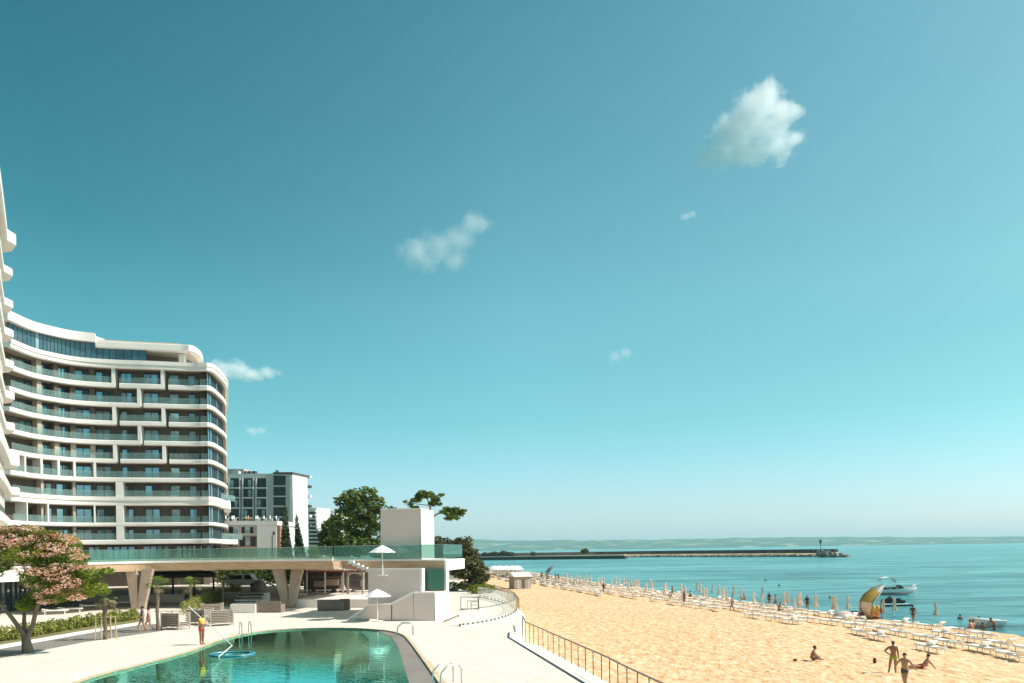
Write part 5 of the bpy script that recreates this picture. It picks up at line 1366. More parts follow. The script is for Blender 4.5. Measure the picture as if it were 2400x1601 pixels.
# stepped white hotel and the pale block behind it
F4 = Face(724, 1300, 285, math.radians(20)); b4 = thing('stepped_hotel', tuple(Q(738, 1325, 288)), 'white hotel with stepped curved balconies beyond the charcoal block', 'building')
F4.rect('wall', 722, 1190, 742, 1345, 1, 10, WHITEB, b4); F4.rect('lower_wall', 742.3, 1238, 757, 1345, 1.2, 10, WHITEB, b4)
for k in range(12):
    y = 1196 + k * 9; xr = 739 + (0 if k < 2 else min(16, (k - 1) * 1.8)); F4.rect('balcony', 721 + (k % 2), y, xr, y + 3.4, -.8, .95, WHITEB, b4); F4.rect('window', 724, y + 3.8, xr - 3, y + 8.2, .7, .94, CHAR if k % 2 else DGL, b4)
F5 = Face(760, 1300, 340, math.radians(12)); b5 = thing('pale_hotel', tuple(Q(770, 1325, 345)), 'pale distant hotel partly hidden behind the dark green tree', 'building')
F5.rect('wall', 752, 1210, 800, 1345, 0, 12, WHITEB, b5); F5.rect('roof_room', 768, 1203, 780, 1210, 2, 8, WHITEB, b5)
for k in range(8):
    y = 1214 + k * 9
    for x in (754, 762, 770, 778, 786): F5.rect('window', x, y, x + 5, y + 5, -.15, -.01, CHAR, b5)
    F5.rect('balcony', 752, y + 5.5, 800, y + 7, -1.0, -.01, WHITEB, b5)
leaf_hill = leaf_obj('wooded_slope', [(tuple(Q(x, y, 420)), (9, 14, 4)) for x, y in ((740, 1216), (752, 1212), (764, 1216), (775, 1222), (735, 1226), (760, 1228))], 1800, .9, BRUSH, None, 77); tag(leaf_hill, 'dark wooded slope between the distant hotels', kind='stuff')

# ------------------------------------------------------------------ under and behind the bridge
F6 = Face(760, 1400, 92, math.radians(4))
rs_ = thing('beach_restaurant', tuple(G(765, 1392, DZ)), 'dark open fronted restaurant with a red edged awning seen under the bridge', 'building')
INT = mat('restaurant_interior', (.17, .145, .12), .9, (.10, .09, .075), .6)
F6.rect('back_wall', 712, 1336, 866, 1393, 5, 5.3, INT, rs_)
F6.rect('awning', 716, 1337, 806, 1340.5, -.6, 4.9, mat('red_edge', (.42, .10, .08), .8), rs_); F6.rect('awning_top', 716, 1334, 806, 1336.8, -.6, 4.9, FABRIC, rs_)
for x in (717, 760, 803): F6.rect('post', x, 1341, x + 3, 1392, 0, .15, WHITEB, rs_)
for x in (812, 848): F6.rect('pier', x, 1345, x + 4, 1392, 0, .4, TAN, rs_)
arc = [(812, 1353), (822, 1345), (838, 1345), (848, 1350), (852, 1356), (852, 1342), (812, 1342)]
F6.slab('arch', arc, 0, .4, TAN, rs_)
for x, y, w_ in ((735, 1362, 22), (764, 1358, 28), (825, 1360, 20)): F6.rect('counter', x, y, x + w_, y + 14, 3, 3.6, TAN if w_ > 20 else CHAR, rs_)
b = MB(); F6.rect('shelf', 730, 1352, 800, 1354, 4.2, 4.8, WICKERL, rs_)
pg = thing('pergola', tuple(G(430, 1400, DZ)), 'long dark slatted pergola under the bridge behind the palms', 'pergola')
for k in range(9):
    x0 = Q(352, 1338, 84 + k * 1.6); x1 = Q(505 - k * 1, 1338, 84 + k * 1.6); b = MB(); b.bar((x0.x, x0.y, 4.95), (x1.x, x1.y, 4.95), .18, .26); b.build('slat', BLACK, pg)
for x in (356, 405, 455, 500):
    p = Q(x, 1340, 84); b = MB(); b.bar((p.x, p.y, DZ), (p.x, p.y, 4.85), .16); b.build('post', BLACK, pg)
p0 = Q(352, 1340, 83.7); p1 = Q(505, 1340, 83.7); b = MB(); b.bar((p0.x, p0.y, 4.8), (p1.x, p1.y, 4.8), .2, .3); b.build('beam', BLACK, pg)
def wallbox(name, lab, cat, x0, x1, yb, h, d, mt, phi=.0):
    a = G(x0, yb, DZ); c = G(x1, yb, DZ); m_ = MB()
    m_.prism([(a.x, a.y), (c.x, c.y), (c.x + d * phi, c.y + d), (a.x + d * phi, a.y + d)], DZ - .1, DZ + h); o = m_.build(name, mt); return tag(o, lab, cat)
wallbox('garden_wall', 'long low white wall behind the left hedge and palms', 'wall', 195, 430, 1412, .85, .3, WHITE)
wallbox('garden_wall', 'low white wall running under the bridge beside the steps', 'wall', 470, 560, 1404, .8, .3, WHITE)
wallbox('raised_terrace', 'raised white terrace block behind the wicker sofa', 'terrace', 690, 866, 1424, .75, 7, WHITE, .1)
wallbox('planter_wall', 'short white wall in front of the striped steps left of the wicker sofa', 'wall', 540, 598, 1437, .75, .4, WHITE)
gs = thing('garden_steps', tuple(G(560, 1430, DZ)), 'row of white steps with shadow painted into the risers, rising behind the short white wall', 'steps')
for k in range(5):
    a = G(540 + k * 5, 1431 - k * 6, DZ); c = G(606 + k * 3, 1431 - k * 6, DZ); b = MB(); b.prism([(a.x, a.y), (c.x, c.y), (c.x, c.y + 2.2), (a.x, a.y + 2.2)], DZ, DZ + .3 + .12 * k); b.build('step', WHITE if k % 2 == 0 else WHITEB, gs)
    b = MB(); b.prism([(a.x, a.y - .02), (c.x, c.y - .02), (c.x, c.y), (a.x, a.y)], DZ, DZ + .2 + .12 * k); b.build('riser', CHAR, gs)  # charcoal strip paints the dark shadow in front of each step
# parked van and covered cart
pv_ = G(568, 1378, DZ); van = thing('van', (pv_.x, pv_.y, DZ), 'white van parked far under the bridge, left of the second V column', 'van')
cx, cy = pv_.x, pv_.y
b = MB(); b.extrude([(cx - 2.4, cy, DZ + .35), (cx + 2.3, cy, DZ + .35), (cx + 2.35, cy, DZ + 1.1), (cx + 1.7, cy, DZ + 1.25), (cx + 1.1, cy, DZ + 2.05), (cx - 2.35, cy, DZ + 2.1)], (0, 1.9, 0)); b.build('body', WHITE2, van)
b = MB(); b.extrude([(cx + 1.0, cy - .01, DZ + 1.3), (cx + 1.55, cy - .01, DZ + 1.3), (cx + 1.05, cy - .01, DZ + 1.9), (cx + .3, cy - .01, DZ + 1.9), (cx + .3, cy - .01, DZ + 1.3)], (0, -.02, 0)); b.build('side_window', DGL, van)
b = MB(); b.box((cx - 1.0, cy - .02, DZ + 1.6), (1.9, .02, .55)); b.build('side_window', DGL, van)
for sx in (-1.5, 1.5):
    b = MB(); n = 12; c = Vector((cx + sx, cy - .02, DZ + .34)); b.tube([c, c + Vector((0, .25, 0))], .34, 12); b.build('wheel', BLACK, van)
ct = G(604, 1397, DZ); cart = thing('covered_cart', (ct.x, ct.y, DZ), 'rounded grey brown covered cart standing left of the second V column', 'cart')
b = MB(); b.lathe((ct.x, ct.y + .6, DZ), [(.85, .15), (.95, .4), (.9, .9), (.7, 1.4), (.45, 1.75), (.12, 1.9)], 12, 1.1); b.build('cover', mat('cart_cover', (.30, .25, .22), .9, (.42, .40, .38), .8), cart, smooth=True)
b = MB(); b.lathe((ct.x + .35, ct.y + .3, DZ + 1.4), [(.32, 0), (.42, .15), (.30, .4), (.05, .48)], 10); b.build('lid', PALEG, cart, smooth=True)
for sx in (-.6, .6): b = MB(); b.tube([(ct.x + sx, ct.y - .25, DZ + .16), (ct.x + sx, ct.y - .15, DZ + .16)], .16, 10); b.build('wheel', BLACK, cart)
# green backdrop beyond the restaurant
for i, (x0, x1, Yb, lab) in enumerate(((520, 640, 128, 'tall green hedge beyond the parked van'), (640, 725, 118, 'tall green hedge beyond the second V column'), (845, 1000, 112, 'dark green hedge behind the pavilion stairs'))):
    t_ = thing('hedge', tuple(Q((x0 + x1) / 2, 1370, Yb)), lab, 'hedge'); t_.location.z = DZ
    leaf_obj('foliage', [((Q(x, 1340, Yb).x, Yb + (k % 3) * .5, DZ + 1.7 + .3 * math.sin(k * 2.1)), (1.6, 1.0, 1.7)) for k, x in enumerate(range(x0, x1, 12))], 3200, .24, LEAF_D if i else LEAF_M, t_, 60 + i)

# ------------------------------------------------------------------ sun loungers
LW = mat('white_lounger', (0.90, 0.86, 0.82), 0.6)
def lounger_thing(loc, rz, label, group, parts=True):
    t_ = thing('sun_lounger', loc, label, 'sun lounger', group, rz=rz)
    def put(b, n, m_=LW):
        me = b.mesh(n); me.materials.append(m_); return link(n, me, t_)
    b = MB(); b.box((0, -.28, .34), (1.95, .05, .06)); b.box((0, .28, .34), (1.95, .05, .06)); b.box((.96, 0, .34), (.05, .5, .06)); b.box((-.96, 0, .34), (.05, .5, .06)); put(b, 'frame')
    b = MB(); b.box((.28, 0, .39), (1.36, .58, .07)); put(b, 'seat')
    b = MB(); b.box((-.70, 0, .45), (.60, .58, .07), M=Matrix.Rotation(.16, 3, 'Y')); put(b, 'backrest')
    for sx in (-.75, .75):
        for sy in (-.26, .26):
            b = MB(); b.box((sx, sy, .17), (.05, .05, .34)); put(b, 'leg')
    return t_
proto = None; nl = 0
def raised_copy(src, loc, rz, label):
    c = dup(src, loc, rz, label)
    for ch in c.children:
        if ch.name.startswith('backrest'): ch.rotation_euler = (0, .5, 0); ch.location = (-.241, 0, -.143)
    return c
rl = random.Random(12)
far_v = MB()
shore_pts = []
sY = 47.0
Yc = 47.5
GRP = 'white sun loungers in rows along the shore'
LAB = 'white sun lounger in the rows between the sand and the sea'
while Yc < 330:
    dx = (shore_x(Yc + 1) - shore_x(Yc - 1)) / 2; L_ = math.hypot(dx, 1)
    ang = math.atan2(-dx / L_, 1 / L_)           # lounger axis is square to the shoreline
    step = 3.3 / L_
    nmax = 4 if Yc < 115 else (5 if Yc < 150 else 6)
    for c in range(nmax):
        d = 4.2 + 3.3 * c + rl.uniform(-.25, .25)
        if rl.random() < (.10 if c < nmax - 1 else .35): continue
        for k in range(2):
            Y = Yc + k * .95 / L_ + rl.uniform(-.1, .1); x = shore_x(Y) - d
            z = sand_z(x, Y)
            rz = math.atan2(-dx * .9, 1) * 1.0 + rl.uniform(-.07, .07)
            # axis points at the sea, across the shoreline
            rz = math.atan2(dx, -1) + PI / 2 + PI + rl.uniform(-.07, .07)
            if nl < 296 and Yc < 150:
                if proto is None: proto = lounger_thing((x, Y, z), rz, LAB, GRP); nl += 1
                else: (raised_copy if rl.random() < .22 else dup)(proto, (x, Y, z), rz, LAB.replace('in the rows', ['in the row nearest the water,', 'in the second row from the water,', 'in the third row from the water,', 'in the fourth row from the water,', 'in the fifth row from the water,', 'in the sixth row from the water,'][c])); nl += 1
            elif Yc >= 150:
                M = Matrix.Rotation(rz, 3, 'Z'); far_v.box((x, Y, z + .36), (1.95, .6, .06), M=M)
                far_v.box(Vector((x, Y, z + .17)) + M @ Vector((.7, 0, 0)), (.05, .5, .33), M=M); far_v.box(Vector((x, Y, z + .17)) + M @ Vector((-.7, 0, 0)), (.05, .5, .33), M=M)
    Yc += step
tag(far_v.build('far_sun_loungers', LW), 'rows of white sun loungers at the far end of the beach', kind='stuff')
# loungers on the hotel deck
for i, (x, y) in enumerate(((712, 1391), (735, 1388), (758, 1390), (782, 1387), (806, 1389), (830, 1386), (700, 1400), (850, 1392), (215, 1428), (250, 1424), (288, 1420), (395, 1400), (425, 1397), (130, 1440), (165, 1436))):
    p = G(x, y, DZ); c = dup(proto, (p.x, p.y, DZ), .25 + .1 * (i % 3), 'white sun lounger on the paving in front of the open restaurant' if i < 8 else 'white sun lounger on the paving behind the left hedge')
    c['group'] = 'sun loungers by the restaurant' if i < 8 else 'sun loungers behind the hedge'

# ------------------------------------------------------------------ closed beach parasols
def closed_parasol(base, h, label, group, rz=0):
    t_ = thing('closed_parasol', tuple(base), label, 'umbrella', group, rz=rz)
    b = MB(); b.tube([(0, 0, -.1), (0, 0, h * .97)], .03, 5); me = b.mesh('pole'); me.materials.append(WHITE2); link('pole', me, t_)
    b = MB(); n = 8; prof = [(.34, .42), (.30, .55), (.20, .85), (.12, 1.05), (.155, 1.22), (.17, 1.45), (.13, 1.68), (.05, 1.80), (.015, 1.86)]
    vs = []
    for j, (r_, z) in enumerate(prof):
        for k in range(n * 2):
            th = PI * k / n; f = (1.0 if k % 2 == 0 else .62); vs.append((r_ * f * math.cos(th), r_ * f * math.sin(th) + .02 * j * .1, z * h / 1.86))
    m = len(prof); N2 = n * 2
    b.add(vs, [(i * N2 + k, i * N2 + (k + 1) % N2, (i + 1) * N2 + (k + 1) % N2, (i + 1) * N2 + k) for i in range(m - 1) for k in range(N2)]); me = b.mesh('canopy', (0, 0, 0), True); me.materials.append(CANVAS); link('canopy', me, t_)
    return t_
LB = [(160, 420), (195, 450), (235, 520), (265, 535), (330, 455), (405, 470), (450, 520), (490, 545), (565, 480), (650, 510), (785, 565), (880, 500), (880, 620), (1160, 570), (1120, 600), (1235, 660), (1285, 615), (1300, 610), (1470, 620), (1665, 650), (1690, 655), (1825, 640), (2215, 690), (2335, 660), (5, 540), (30, 500)]
LA = [(607, 550), (685, 540), (760, 545), (830, 540), (858, 555), (895, 525), (932, 548), (972, 570), (990, 540), (1020, 550), (1058, 585), (1080, 540), (1118, 560), (1185, 590), (1215, 560), (1240, 580), (1310, 610), (1345, 560), (1380, 590), (1420, 570), (1440, 560), (1465, 630), (1490, 600), (1520, 605), (1540, 600), (1555, 590), (1625, 650), (1665, 600), (1676, 606), (1795, 670), (1805, 640), (1945, 640)]
PX = [(1100 + x / 3.918, 1230 + y / 3.918) for x, y in LA] + [(1600 + x / 4.702, 1300 + y / 4.702) for x, y in LB] + [(2194, 1452)]
cp = None
for i, (x, y) in enumerate(PX):
    p = ground(x, y)
    if cp is None: cp = closed_parasol(p, 1.95, 'closed cream beach parasol standing among the white loungers', 'closed beach parasols along the shore')
    else: dup(cp, p, rl.uniform(0, 1), scale=rl.uniform(.94, 1.08))
q = G(803, 1393, DZ); c_ = dup(cp, q, 0, 'tall closed white parasol on the paving seen under the bridge', 1.25); del c_['group']
# distant open parasols on the far beach
for i in range(26):
    x = 1158 + (i % 13) * 4.6 + (i // 13) * 2; y = 1346 + (i // 13) * 5 + (i % 3)
    p = G(x, y, 0); t_ = thing('open_parasol', tuple(p), 'small open white parasol in the crowd at the far end of the beach', 'umbrella', 'open parasols at the far end of the beach')
    b = MB(); b.lathe(tuple(p), [(1.5, 2.0), (.9, 2.3), (.05, 2.6)], 8); b.build('canopy', FABRIC, t_); b = MB(); b.tube([p, p + Vector((0, 0, 2.0))], .05, 4); b.build('pole', WICKER if i % 2 else WHITE2, t_)

# beach hut
F7 = Face(1205, 1379, 140, math.radians(-25)); hut = thing('beach_hut', tuple(G(1224, 1379, 0)), 'small wooden beach hut with a white roof at the far end of the loungers', 'hut')
HW = mat('hut_boards', (.34, .27, .22), .85, (.42, .34, .28), 2, stretch=(5, 5, .3))
F7.rect('wall', 1206, 1352, 1244, 1380, 0, 2.4, HW, hut)
a0_, z0_ = F7.lp(1203, 1352); a1_, _ = F7.lp(1247, 1352); m_ = MB()
m_.add([F7.w(a0_, -.3, z0_), F7.w(a1_, -.3, z0_), F7.w(a1_, 2.8, z0_), F7.w(a0_, 2.8, z0_), F7.w(a0_, 1.2, z0_ + .75), F7.w(a1_, 1.2, z0_ + .75)], [(0, 1, 5, 4), (3, 4, 5, 2), (0, 4, 3), (1, 2, 5), (0, 3, 2, 1)]); m_.build('roof', WHITE, hut)
for x in (1211, 1224, 1236): F7.rect('door', x, 1358, x + 6, 1379, -.05, -.004, CHAR if x == 1224 else WICKERL, hut)

# ------------------------------------------------------------------ people along the shore
crowd = [(1716, 1433, WALK, 'tan', 'person in a pale shirt walking between the loungers left of the lone sitting couple', (.55, .42, .36)), (1803, 1421, None, 'dark', 'dark clad person standing among the parasols near the waterline', (.03, .03, .035)),
         (1818, 1428, WALK, 'mid', 'person in a rust top stepping between two parasols', (.35, .12, .08)), (1892, 1431, None, 'dark', 'person in dark clothes standing alone between two parasols near the water', (.08, .06, .07)),
         (2140, 1460, WALK, 'blk', 'person with a dark back walking away along the end of the loungers', (.08, .06, .06)), (1604, 1420, None, 'bk', 'dark haired person standing beside the thick cluster of parasols', (.05, .03, .03)),
         (1576, 1402, None, 'b2', 'person in brown standing left of the thick parasol cluster', (.15, .08, .06)), (1302, 1360, None, 'b3', 'dark clad person beside the far crescent shell', (.03, .04, .05)), (1309, 1361, WALK, 'b4', 'person in grey right of the far crescent shell', (.12, .12, .14)), (1270, 1357, None, 'b5', 'person in brown left of the far crescent shell', (.2, .1, .07)),
         (1415, 1392, WALK, 'b6', 'person in maroon walking in the middle of the lounger rows', (.25, .05, .05))]
for x, y, ps, nm, lab, col in crowd:
    p = ground(x, y); person(p, rl.uniform(0, 6.28), lab, ps, SKIN, shirt=cloth('c_' + nm, col), shorts=cloth('s_' + nm, (col[0] * .5, col[1] * .5, col[2] * .6)), sub=1)
for x, y, lab, col, yaw in ((1746, 1412, 'person sitting upright on a lounger reading', (.2, .06, .05), 3), (1826, 1440, 'person seated in a low chair in blue shorts', (.05, .12, .2), .3), (1620, 1405, 'person lying back on a lounger near the waterline', (.05, .03, .04), 2.6), (1420, 1384, 'person sitting low among the middle parasols', (.12, .04, .04), 1), (1575, 1406, 'dark haired person sitting on the sand by a lounger', (.1, .05, .05), 2), (2278, 1487, 'person sitting on the last loungers near the dinghy', (.2, .18, .2), 2.2)):
    p = ground(x, y) + Vector((0, 0, .3)); person(p, yaw, lab, sit(), SKIN2, shorts=cloth('z' + str(x), col))

# ------------------------------------------------------------------ crescent shells, vest rack, mounds
def shell(base, H, yaw, label, c_hi, c_mid, c_lo):
    t_ = thing('crescent_shell', tuple(base), label, 'sunshade', 'crescent shaped shells on the beach', rz=yaw)
    def put(b, n, m_):
        me = b.mesh(n, (0, 0, 0), True); me.materials.append(m_); link(n, me, t_)
    # centre line rises from the sand and curls over to the right
    C = [(0, 0), (-.22, .12), (-.34, .30), (-.32, .52), (-.14, .74), (.16, .90), (.42, .98), (.62, 1.0)]
    Wd = [.30, .42, .50, .52, .50, .42, .24, .05]
    def rib(i, f):
        x, z = C[i]; nx, nz = [(1, .2), (1, .1), (1, 0), (.95, -.2), (.75, -.6), (.4, -.85), (.2, -.9), (0, -1)][i]
        w = Wd[i] * H * .62
        th = -1.1 + 2.2 * f
        return Vector((x * H * .8 + nx * w * (1 - math.cos(th)) * 1.1, w * math.sin(th), z * H + nz * w * (1 - math.cos(th)) * 1.1))
    for (i0, i1, m_, nm) in ((0, 3, c_lo, 'lower_panel'), (3, 5, c_mid, 'yellow_panel'), (5, 7, c_hi, 'tip_panel')):
        b = MB(); nseg = 8; vs = []
        for i in range(i0, i1 + 1): vs += [rib(i, k / nseg) for k in range(nseg + 1)]
        n1 = nseg + 1; fs = [(r_ * n1 + k, r_ * n1 + k + 1, (r_ + 1) * n1 + k + 1, (r_ + 1) * n1 + k) for r_ in range(i1 - i0) for k in range(nseg)]
        m0_ = len(vs); vs += [v + Vector((.05, 0, -.03)) for v in vs]; fs += [tuple(q + m0_ for q in reversed(f)) for f in fs]; b.add(vs, fs); put(b, nm, m_)
    for f in (0.0, .5, 1.0):
        b = MB(); b.tube([rib(i, f) - Vector((.02, 0, 0)) for i in range(8)], .035, 5); put(b, 'rib', mat('dark_rib', (.08, .075, .07), .5))
    b = MB(); b.bar((.1 * H, -.35, .02), (.1 * H, .35, .02), .5, .1); put(b, 'foot', c_lo)
    return t_
SG = mat('slate_panel', (.16, .20, .21), .5, (.24, .28, .28), 3); YL = mat('yellow_panel_m', (.62, .36, .03), .6, (.40, .26, .08), 3); SAL = mat('salmon_panel', (.62, .42, .30), .7, (.72, .55, .42), 3)
p = ground(2040, 1452); p.x -= .15; shell(p, 3.55, .15, 'tall crescent shaped shell with yellow and slate panels beside the orange vests', SG, YL, SAL)
p = ground(1287, 1358); shell(p, 3.4, .1, 'slate blue crescent shaped shell far along the beach', SG, SG, mat('pale_slate', (.45, .45, .44), .7))
SG2 = mat('teal_canopy', (.20, .32, .31), .6, (.26, .38, .36), 2)
p = ground(2052, 1447); t_ = thing('canopy_sail', tuple(p), 'grey green canopy sail between the crescent shell and the moored motorboat', 'sail')
Ys = p.y + .5
def qq(x, y, d=0): return Q(x, y, Ys + d)
b = MB(); poly = [qq(2034, 1383), (qq(2052, 1371, .8)), qq(2069, 1372, 1.2), qq(2070, 1383, 1), qq(2058, 1402, .6), qq(2046, 1401, .2), qq(2032, 1398, 0)]
b.extrude(poly, (0, .06, 0)); b.build('cloth', SG2, t_); b = MB(); b.tube([qq(2059, 1402, .5), qq(2059, 1445, .5)], .04, 5); b.tube([qq(2034, 1398, .1), qq(2038, 1448, .1)], .04, 5); b.build('poles', STEEL, t_)
p = ground(2054, 1454); rk = thing('vest_rack', tuple(p), 'rack hung with orange and yellow life vests at the water edge', 'rack')
wv = p.y / FOC
for dx in (-13, 13): b = MB(); b.bar((p.x + dx * wv, p.y, p.z), (p.x + dx * wv * .7, p.y, p.z + 39 * wv), .06); b.build('post', BARK, rk)
for k, (dx, dz, w_, h_, m_) in enumerate(((-7, 26, 9, 14, YL), (3, 27, 10, 14, YL), (10, 22, 6, 14, mat('brown_vest', (.20, .08, .05), .8)), (-8, 16, 8, 16, mat('orange_vest', (.58, .22, .05), .8)), (1, 14, 10, 18, mat('orange_vest', (.58, .22, .05), .8)), (0, 5, 20, 7, mat('dark_crate', (.12, .05, .04), .8)))):
    b = MB(); b.ball((p.x + dx * wv, p.y - .1 + .05 * (k % 2), p.z + dz * wv), (w_ * wv * .55, .16, h_ * wv * .55), 8, 6); b.build('life_vest' if k < 5 else 'crate', m_, rk, smooth=True)
for x, y, rr_, lab, col in ((1978, 1452, .9, 'pale pinkish heap under a cover beside the crescent shell', (.60, .46, .42)), (2003, 1451, .75, 'dark maroon covered heap just left of the crescent shell', (.16, .06, .07))):
    p = ground(x, y); b = MB(); b.lathe(tuple(p), [(rr_ * 1.0, 0), (rr_ * 1.05, .25), (rr_ * .8, .6), (rr_ * .4, .8), (.05, .85)], 12, 1.2); tag(b.build('covered_heap', mat('heap' + str(x), col, .9), smooth=True), lab, 'heap')

# ------------------------------------------------------------------ boats
HULL = mat('white_gelcoat', (.80, .79, .77), .25)
def hull(L, Bm, D, sheer=.25):
    """bow towards +x; sections from stern to bow"""
    secs = []
    for i in range(9):
        f = i / 8; w = Bm / 2 * (1 - max(0, f - .45) ** 2 / .32) if f > .45 else Bm / 2 * (.92 + .18 * f)
        w = max(w, .02); x = -L / 2 + L * f; zt = D + sheer * f * f; keel = .0 + (max(0, f - .7) / .3) ** 2 * D * .8
        secs.append([(x, -w, zt), (x, -w * .92, zt * .55 + keel * .3), (x, -w * .55, keel + .05), (x, 0, keel - .06), (x, w * .55, keel + .05), (x, w * .92, zt * .55 + keel * .3), (x, w, zt)])
    vs = [p for s_ in secs for p in s_]; n = 7
    fs = [(i * n + k, (i + 1) * n + k, (i + 1) * n + k + 1, i * n + k + 1) for i in range(8) for k in range(6)]
    fs += [tuple(range(n))]; return vs, fs, secs
def boat_part(t_, b, n, m_, smooth=False, org=(0, 0, 0)):
    me = b.mesh(n, (0, 0, 0), smooth); me.materials.append(m_); return link(n, me, t_)
bp_ = G(2103, 1394, SEA_Z)
mbt = thing('motorboat', tuple(bp_), 'white motorboat with open canopy moored behind the crescent shell', 'boat', rz=math.radians(-8))
vs, fs, secs = hull(5.6, 2.1, .85, .45); b = MB(); b.add(vs, fs); boat_part(mbt, b, 'hull', HULL)
b = MB(); dk = [s_[0] for s_ in secs] + [s_[6] for s_ in reversed(secs)]; b.add([(x, y * .98, z - .08) for x, y, z in dk], [tuple(range(len(dk)))]); boat_part(mbt, b, 'deck', HULL)
b = MB(); b.tube([(-2.8, 1.02, .25), (0, 1.12, .28), (2.0, .75, .38), (2.75, .1, .6)], .05, 5); b.tube([(-2.8, -1.02, .25), (0, -1.12, .28), (2.0, -.75, .38), (2.75, -.1, .6)], .05, 5); boat_part(mbt, b, 'waterline_stripe', mat('dark_red_stripe', (.12, .03, .03), .4))
b = MB(); b.extrude([(.2, -.7, .9), (.9, -.6, .95), (.35, -.6, 1.5), (-.05, -.65, 1.5)], (0, 1.3, 0)); boat_part(mbt, b, 'windscreen', DGL)
b = MB(); b.box((-.6, 0, .95), (.6, 1.2, .5)); b.box((-1.6, 0, .9), (.5, 1.4, .45)); boat_part(mbt, b, 'seats', BLACK)
b = MB(); b.sweep([(-2.4, 0.9), (-2.35, .9)], [(0, 0), (.01, 0)]) if False else None
for k, (x0, z0, x1, z1) in enumerate(((-2.7, 2.15, -2.2, 2.6), (-2.2, 2.6, -1.4, 2.75), (-1.4, 2.75, -.6, 2.5), (-.6, 2.5, -.35, 2.0))):
    b.add([(x0, -.95, z0), (x1, -.95, z1), (x1, .95, z1), (x0, .95, z0), (x0, -.95, z0 - .05), (x1, -.95, z1 - .05), (x1, .95, z1 - .05), (x0, .95, z0 - .05)], [(0, 1, 2, 3), (7, 6, 5, 4), (0, 4, 5, 1), (3, 2, 6, 7)])
boat_part(mbt, b, 'canopy', FABRIC)
b = MB()
for sy in (-.95, .95): b.tube([(-1.6, sy, .8), (-2.6, sy, 2.15)], .03, 5); b.tube([(-1.4, sy, .8), (-.45, sy, 2.1)], .03, 5)
boat_part(mbt, b, 'canopy_frame', STEEL)
b = MB(); b.box((-2.95, 0, .75), (.4, .4, .8)); boat_part(mbt, b, 'outboard_motor', BLACK)
b = MB(); b.tube([(1.0, -.8, 1.15), (2.0, -.6, 1.45), (2.85, 0, 1.55), (2.0, .6, 1.45), (1.0, .8, 1.15)], .025, 5); boat_part(mbt, b, 'bow_rail', STEEL)
jp = G(2092, 1414, SEA_Z); js_ = thing('jet_ski', tuple(jp), 'black jet ski floating below the motorboat', 'jet ski', rz=PI)
vs, fs, _ = hull(2.9, 1.0, .38, .2); b = MB(); b.add(vs, fs); boat_part(js_, b, 'hull', BLACK)
b = MB(); b.box((-.4, 0, .5), (1.2, .36, .28)); boat_part(js_, b, 'seat', BLACK); b = MB(); b.extrude([(.2, -.2, .4), (1.2, -.15, .42), (.5, -.12, .85), (.3, -.12, .9)], (0, .36, 0)); boat_part(js_, b, 'cowl', CHAR); b = MB(); b.bar((.35, -.35, .9), (.35, .35, .9), .05); boat_part(js_, b, 'handlebar', BLACK)
b = MB(); b.extrude([(-1.4, -.5, .05), (1.3, -.5, .05), (1.3, -.5, .36), (-1.4, -.5, .36)], (0, 1.0, 0)); boat_part(js_, b, 'deck', BLACK)
pb_ = G(2103, 1421, SEA_Z); b = MB(); vs = []
pbt = thing('pontoon', tuple(pb_), 'long low dark pontoon with a white top in front of the jet ski', 'pontoon'); b.box((0, 0, .12), (3.4, .8, .22)); boat_part(pbt, b, 'float', BLACK); b = MB(); b.box((-.2, 0, .27), (3.2, .7, .06)); boat_part(pbt, b, 'deck', HULL)
dp = G(2312, 1472, SEA_Z); dn_ = thing('dinghy', tuple(dp), 'white dinghy with people around it at the water edge, far right', 'boat', rz=math.radians(172))
vs, fs, secs = hull(2.9, 1.3, .55, .25); b = MB(); b.add([(x, y, z + .12) for x, y, z in vs], fs); boat_part(dn_, b, 'hull', HULL)
b = MB(); dk = [s_[0] for s_ in secs] + [s_[6] for s_ in reversed(secs)]; b.tube([(x, y, z + .14) for x, y, z in dk], .09, 6); boat_part(dn_, b, 'gunwale', HULL); b = MB(); b.add([(x, y * .95, z - .12) for x, y, z in dk], [tuple(range(len(dk)))]); boat_part(dn_, b, 'floor', HULL)
LEAN = dict(chest=(.14, 0, 1.22), neck=(.26, 0, 1.34), head=(.34, 0, 1.44), crown=(.37, 0, 1.52), nose=(.44, 0, 1.38), shl=(.2, .18, 1.30), shr=(.2, -.18, 1.30), ell=(.42, .22, 1.12), elr=(.42, -.22, 1.12), wrl=(.6, .2, 1.0), wrr=(.6, -.2, 1.0), hal=(.68, .2, .98), har=(.68, -.2, .98))
for x, y, yaw, z_, lab, ps in ((2331, 1478, PI, SEA_Z - .45, 'person in dark swimwear standing knee deep behind the dinghy', LEAN), (2286, 1466, 0, SEA_Z - .75, 'person wading at the left end of the dinghy', LEAN), (2281, 1474, 2, SEA_Z - .9, 'person crouched in the shallows left of the dinghy', None), (2303, 1475, 1, SEA_Z - 1.1, 'person with only head and shoulders above the shallow water by the dinghy', None), (2250, 1451, 1.2, SEA_Z - 1.25, 'swimmer with dark hair left of the dinghy', None), (1945, 1402, .4, SEA_Z - 1.35, 'swimmer in the open water above the parasols', None)):
    p = G(x, y, SEA_Z); p.z = z_; person(p, yaw, lab, ps, SKIN, shorts=cloth('swim', (.03, .03, .04)))
for x, y, lab in ((1794, 1361, 'swimmer far out, left of the pair of distant heads'), (1826, 1373, 'swimmer far out, right of the pair of distant heads')):
    p = G(x, y, SEA_Z); p.z = SEA_Z - 1.3; person(p, 1, lab, None, SKIN)

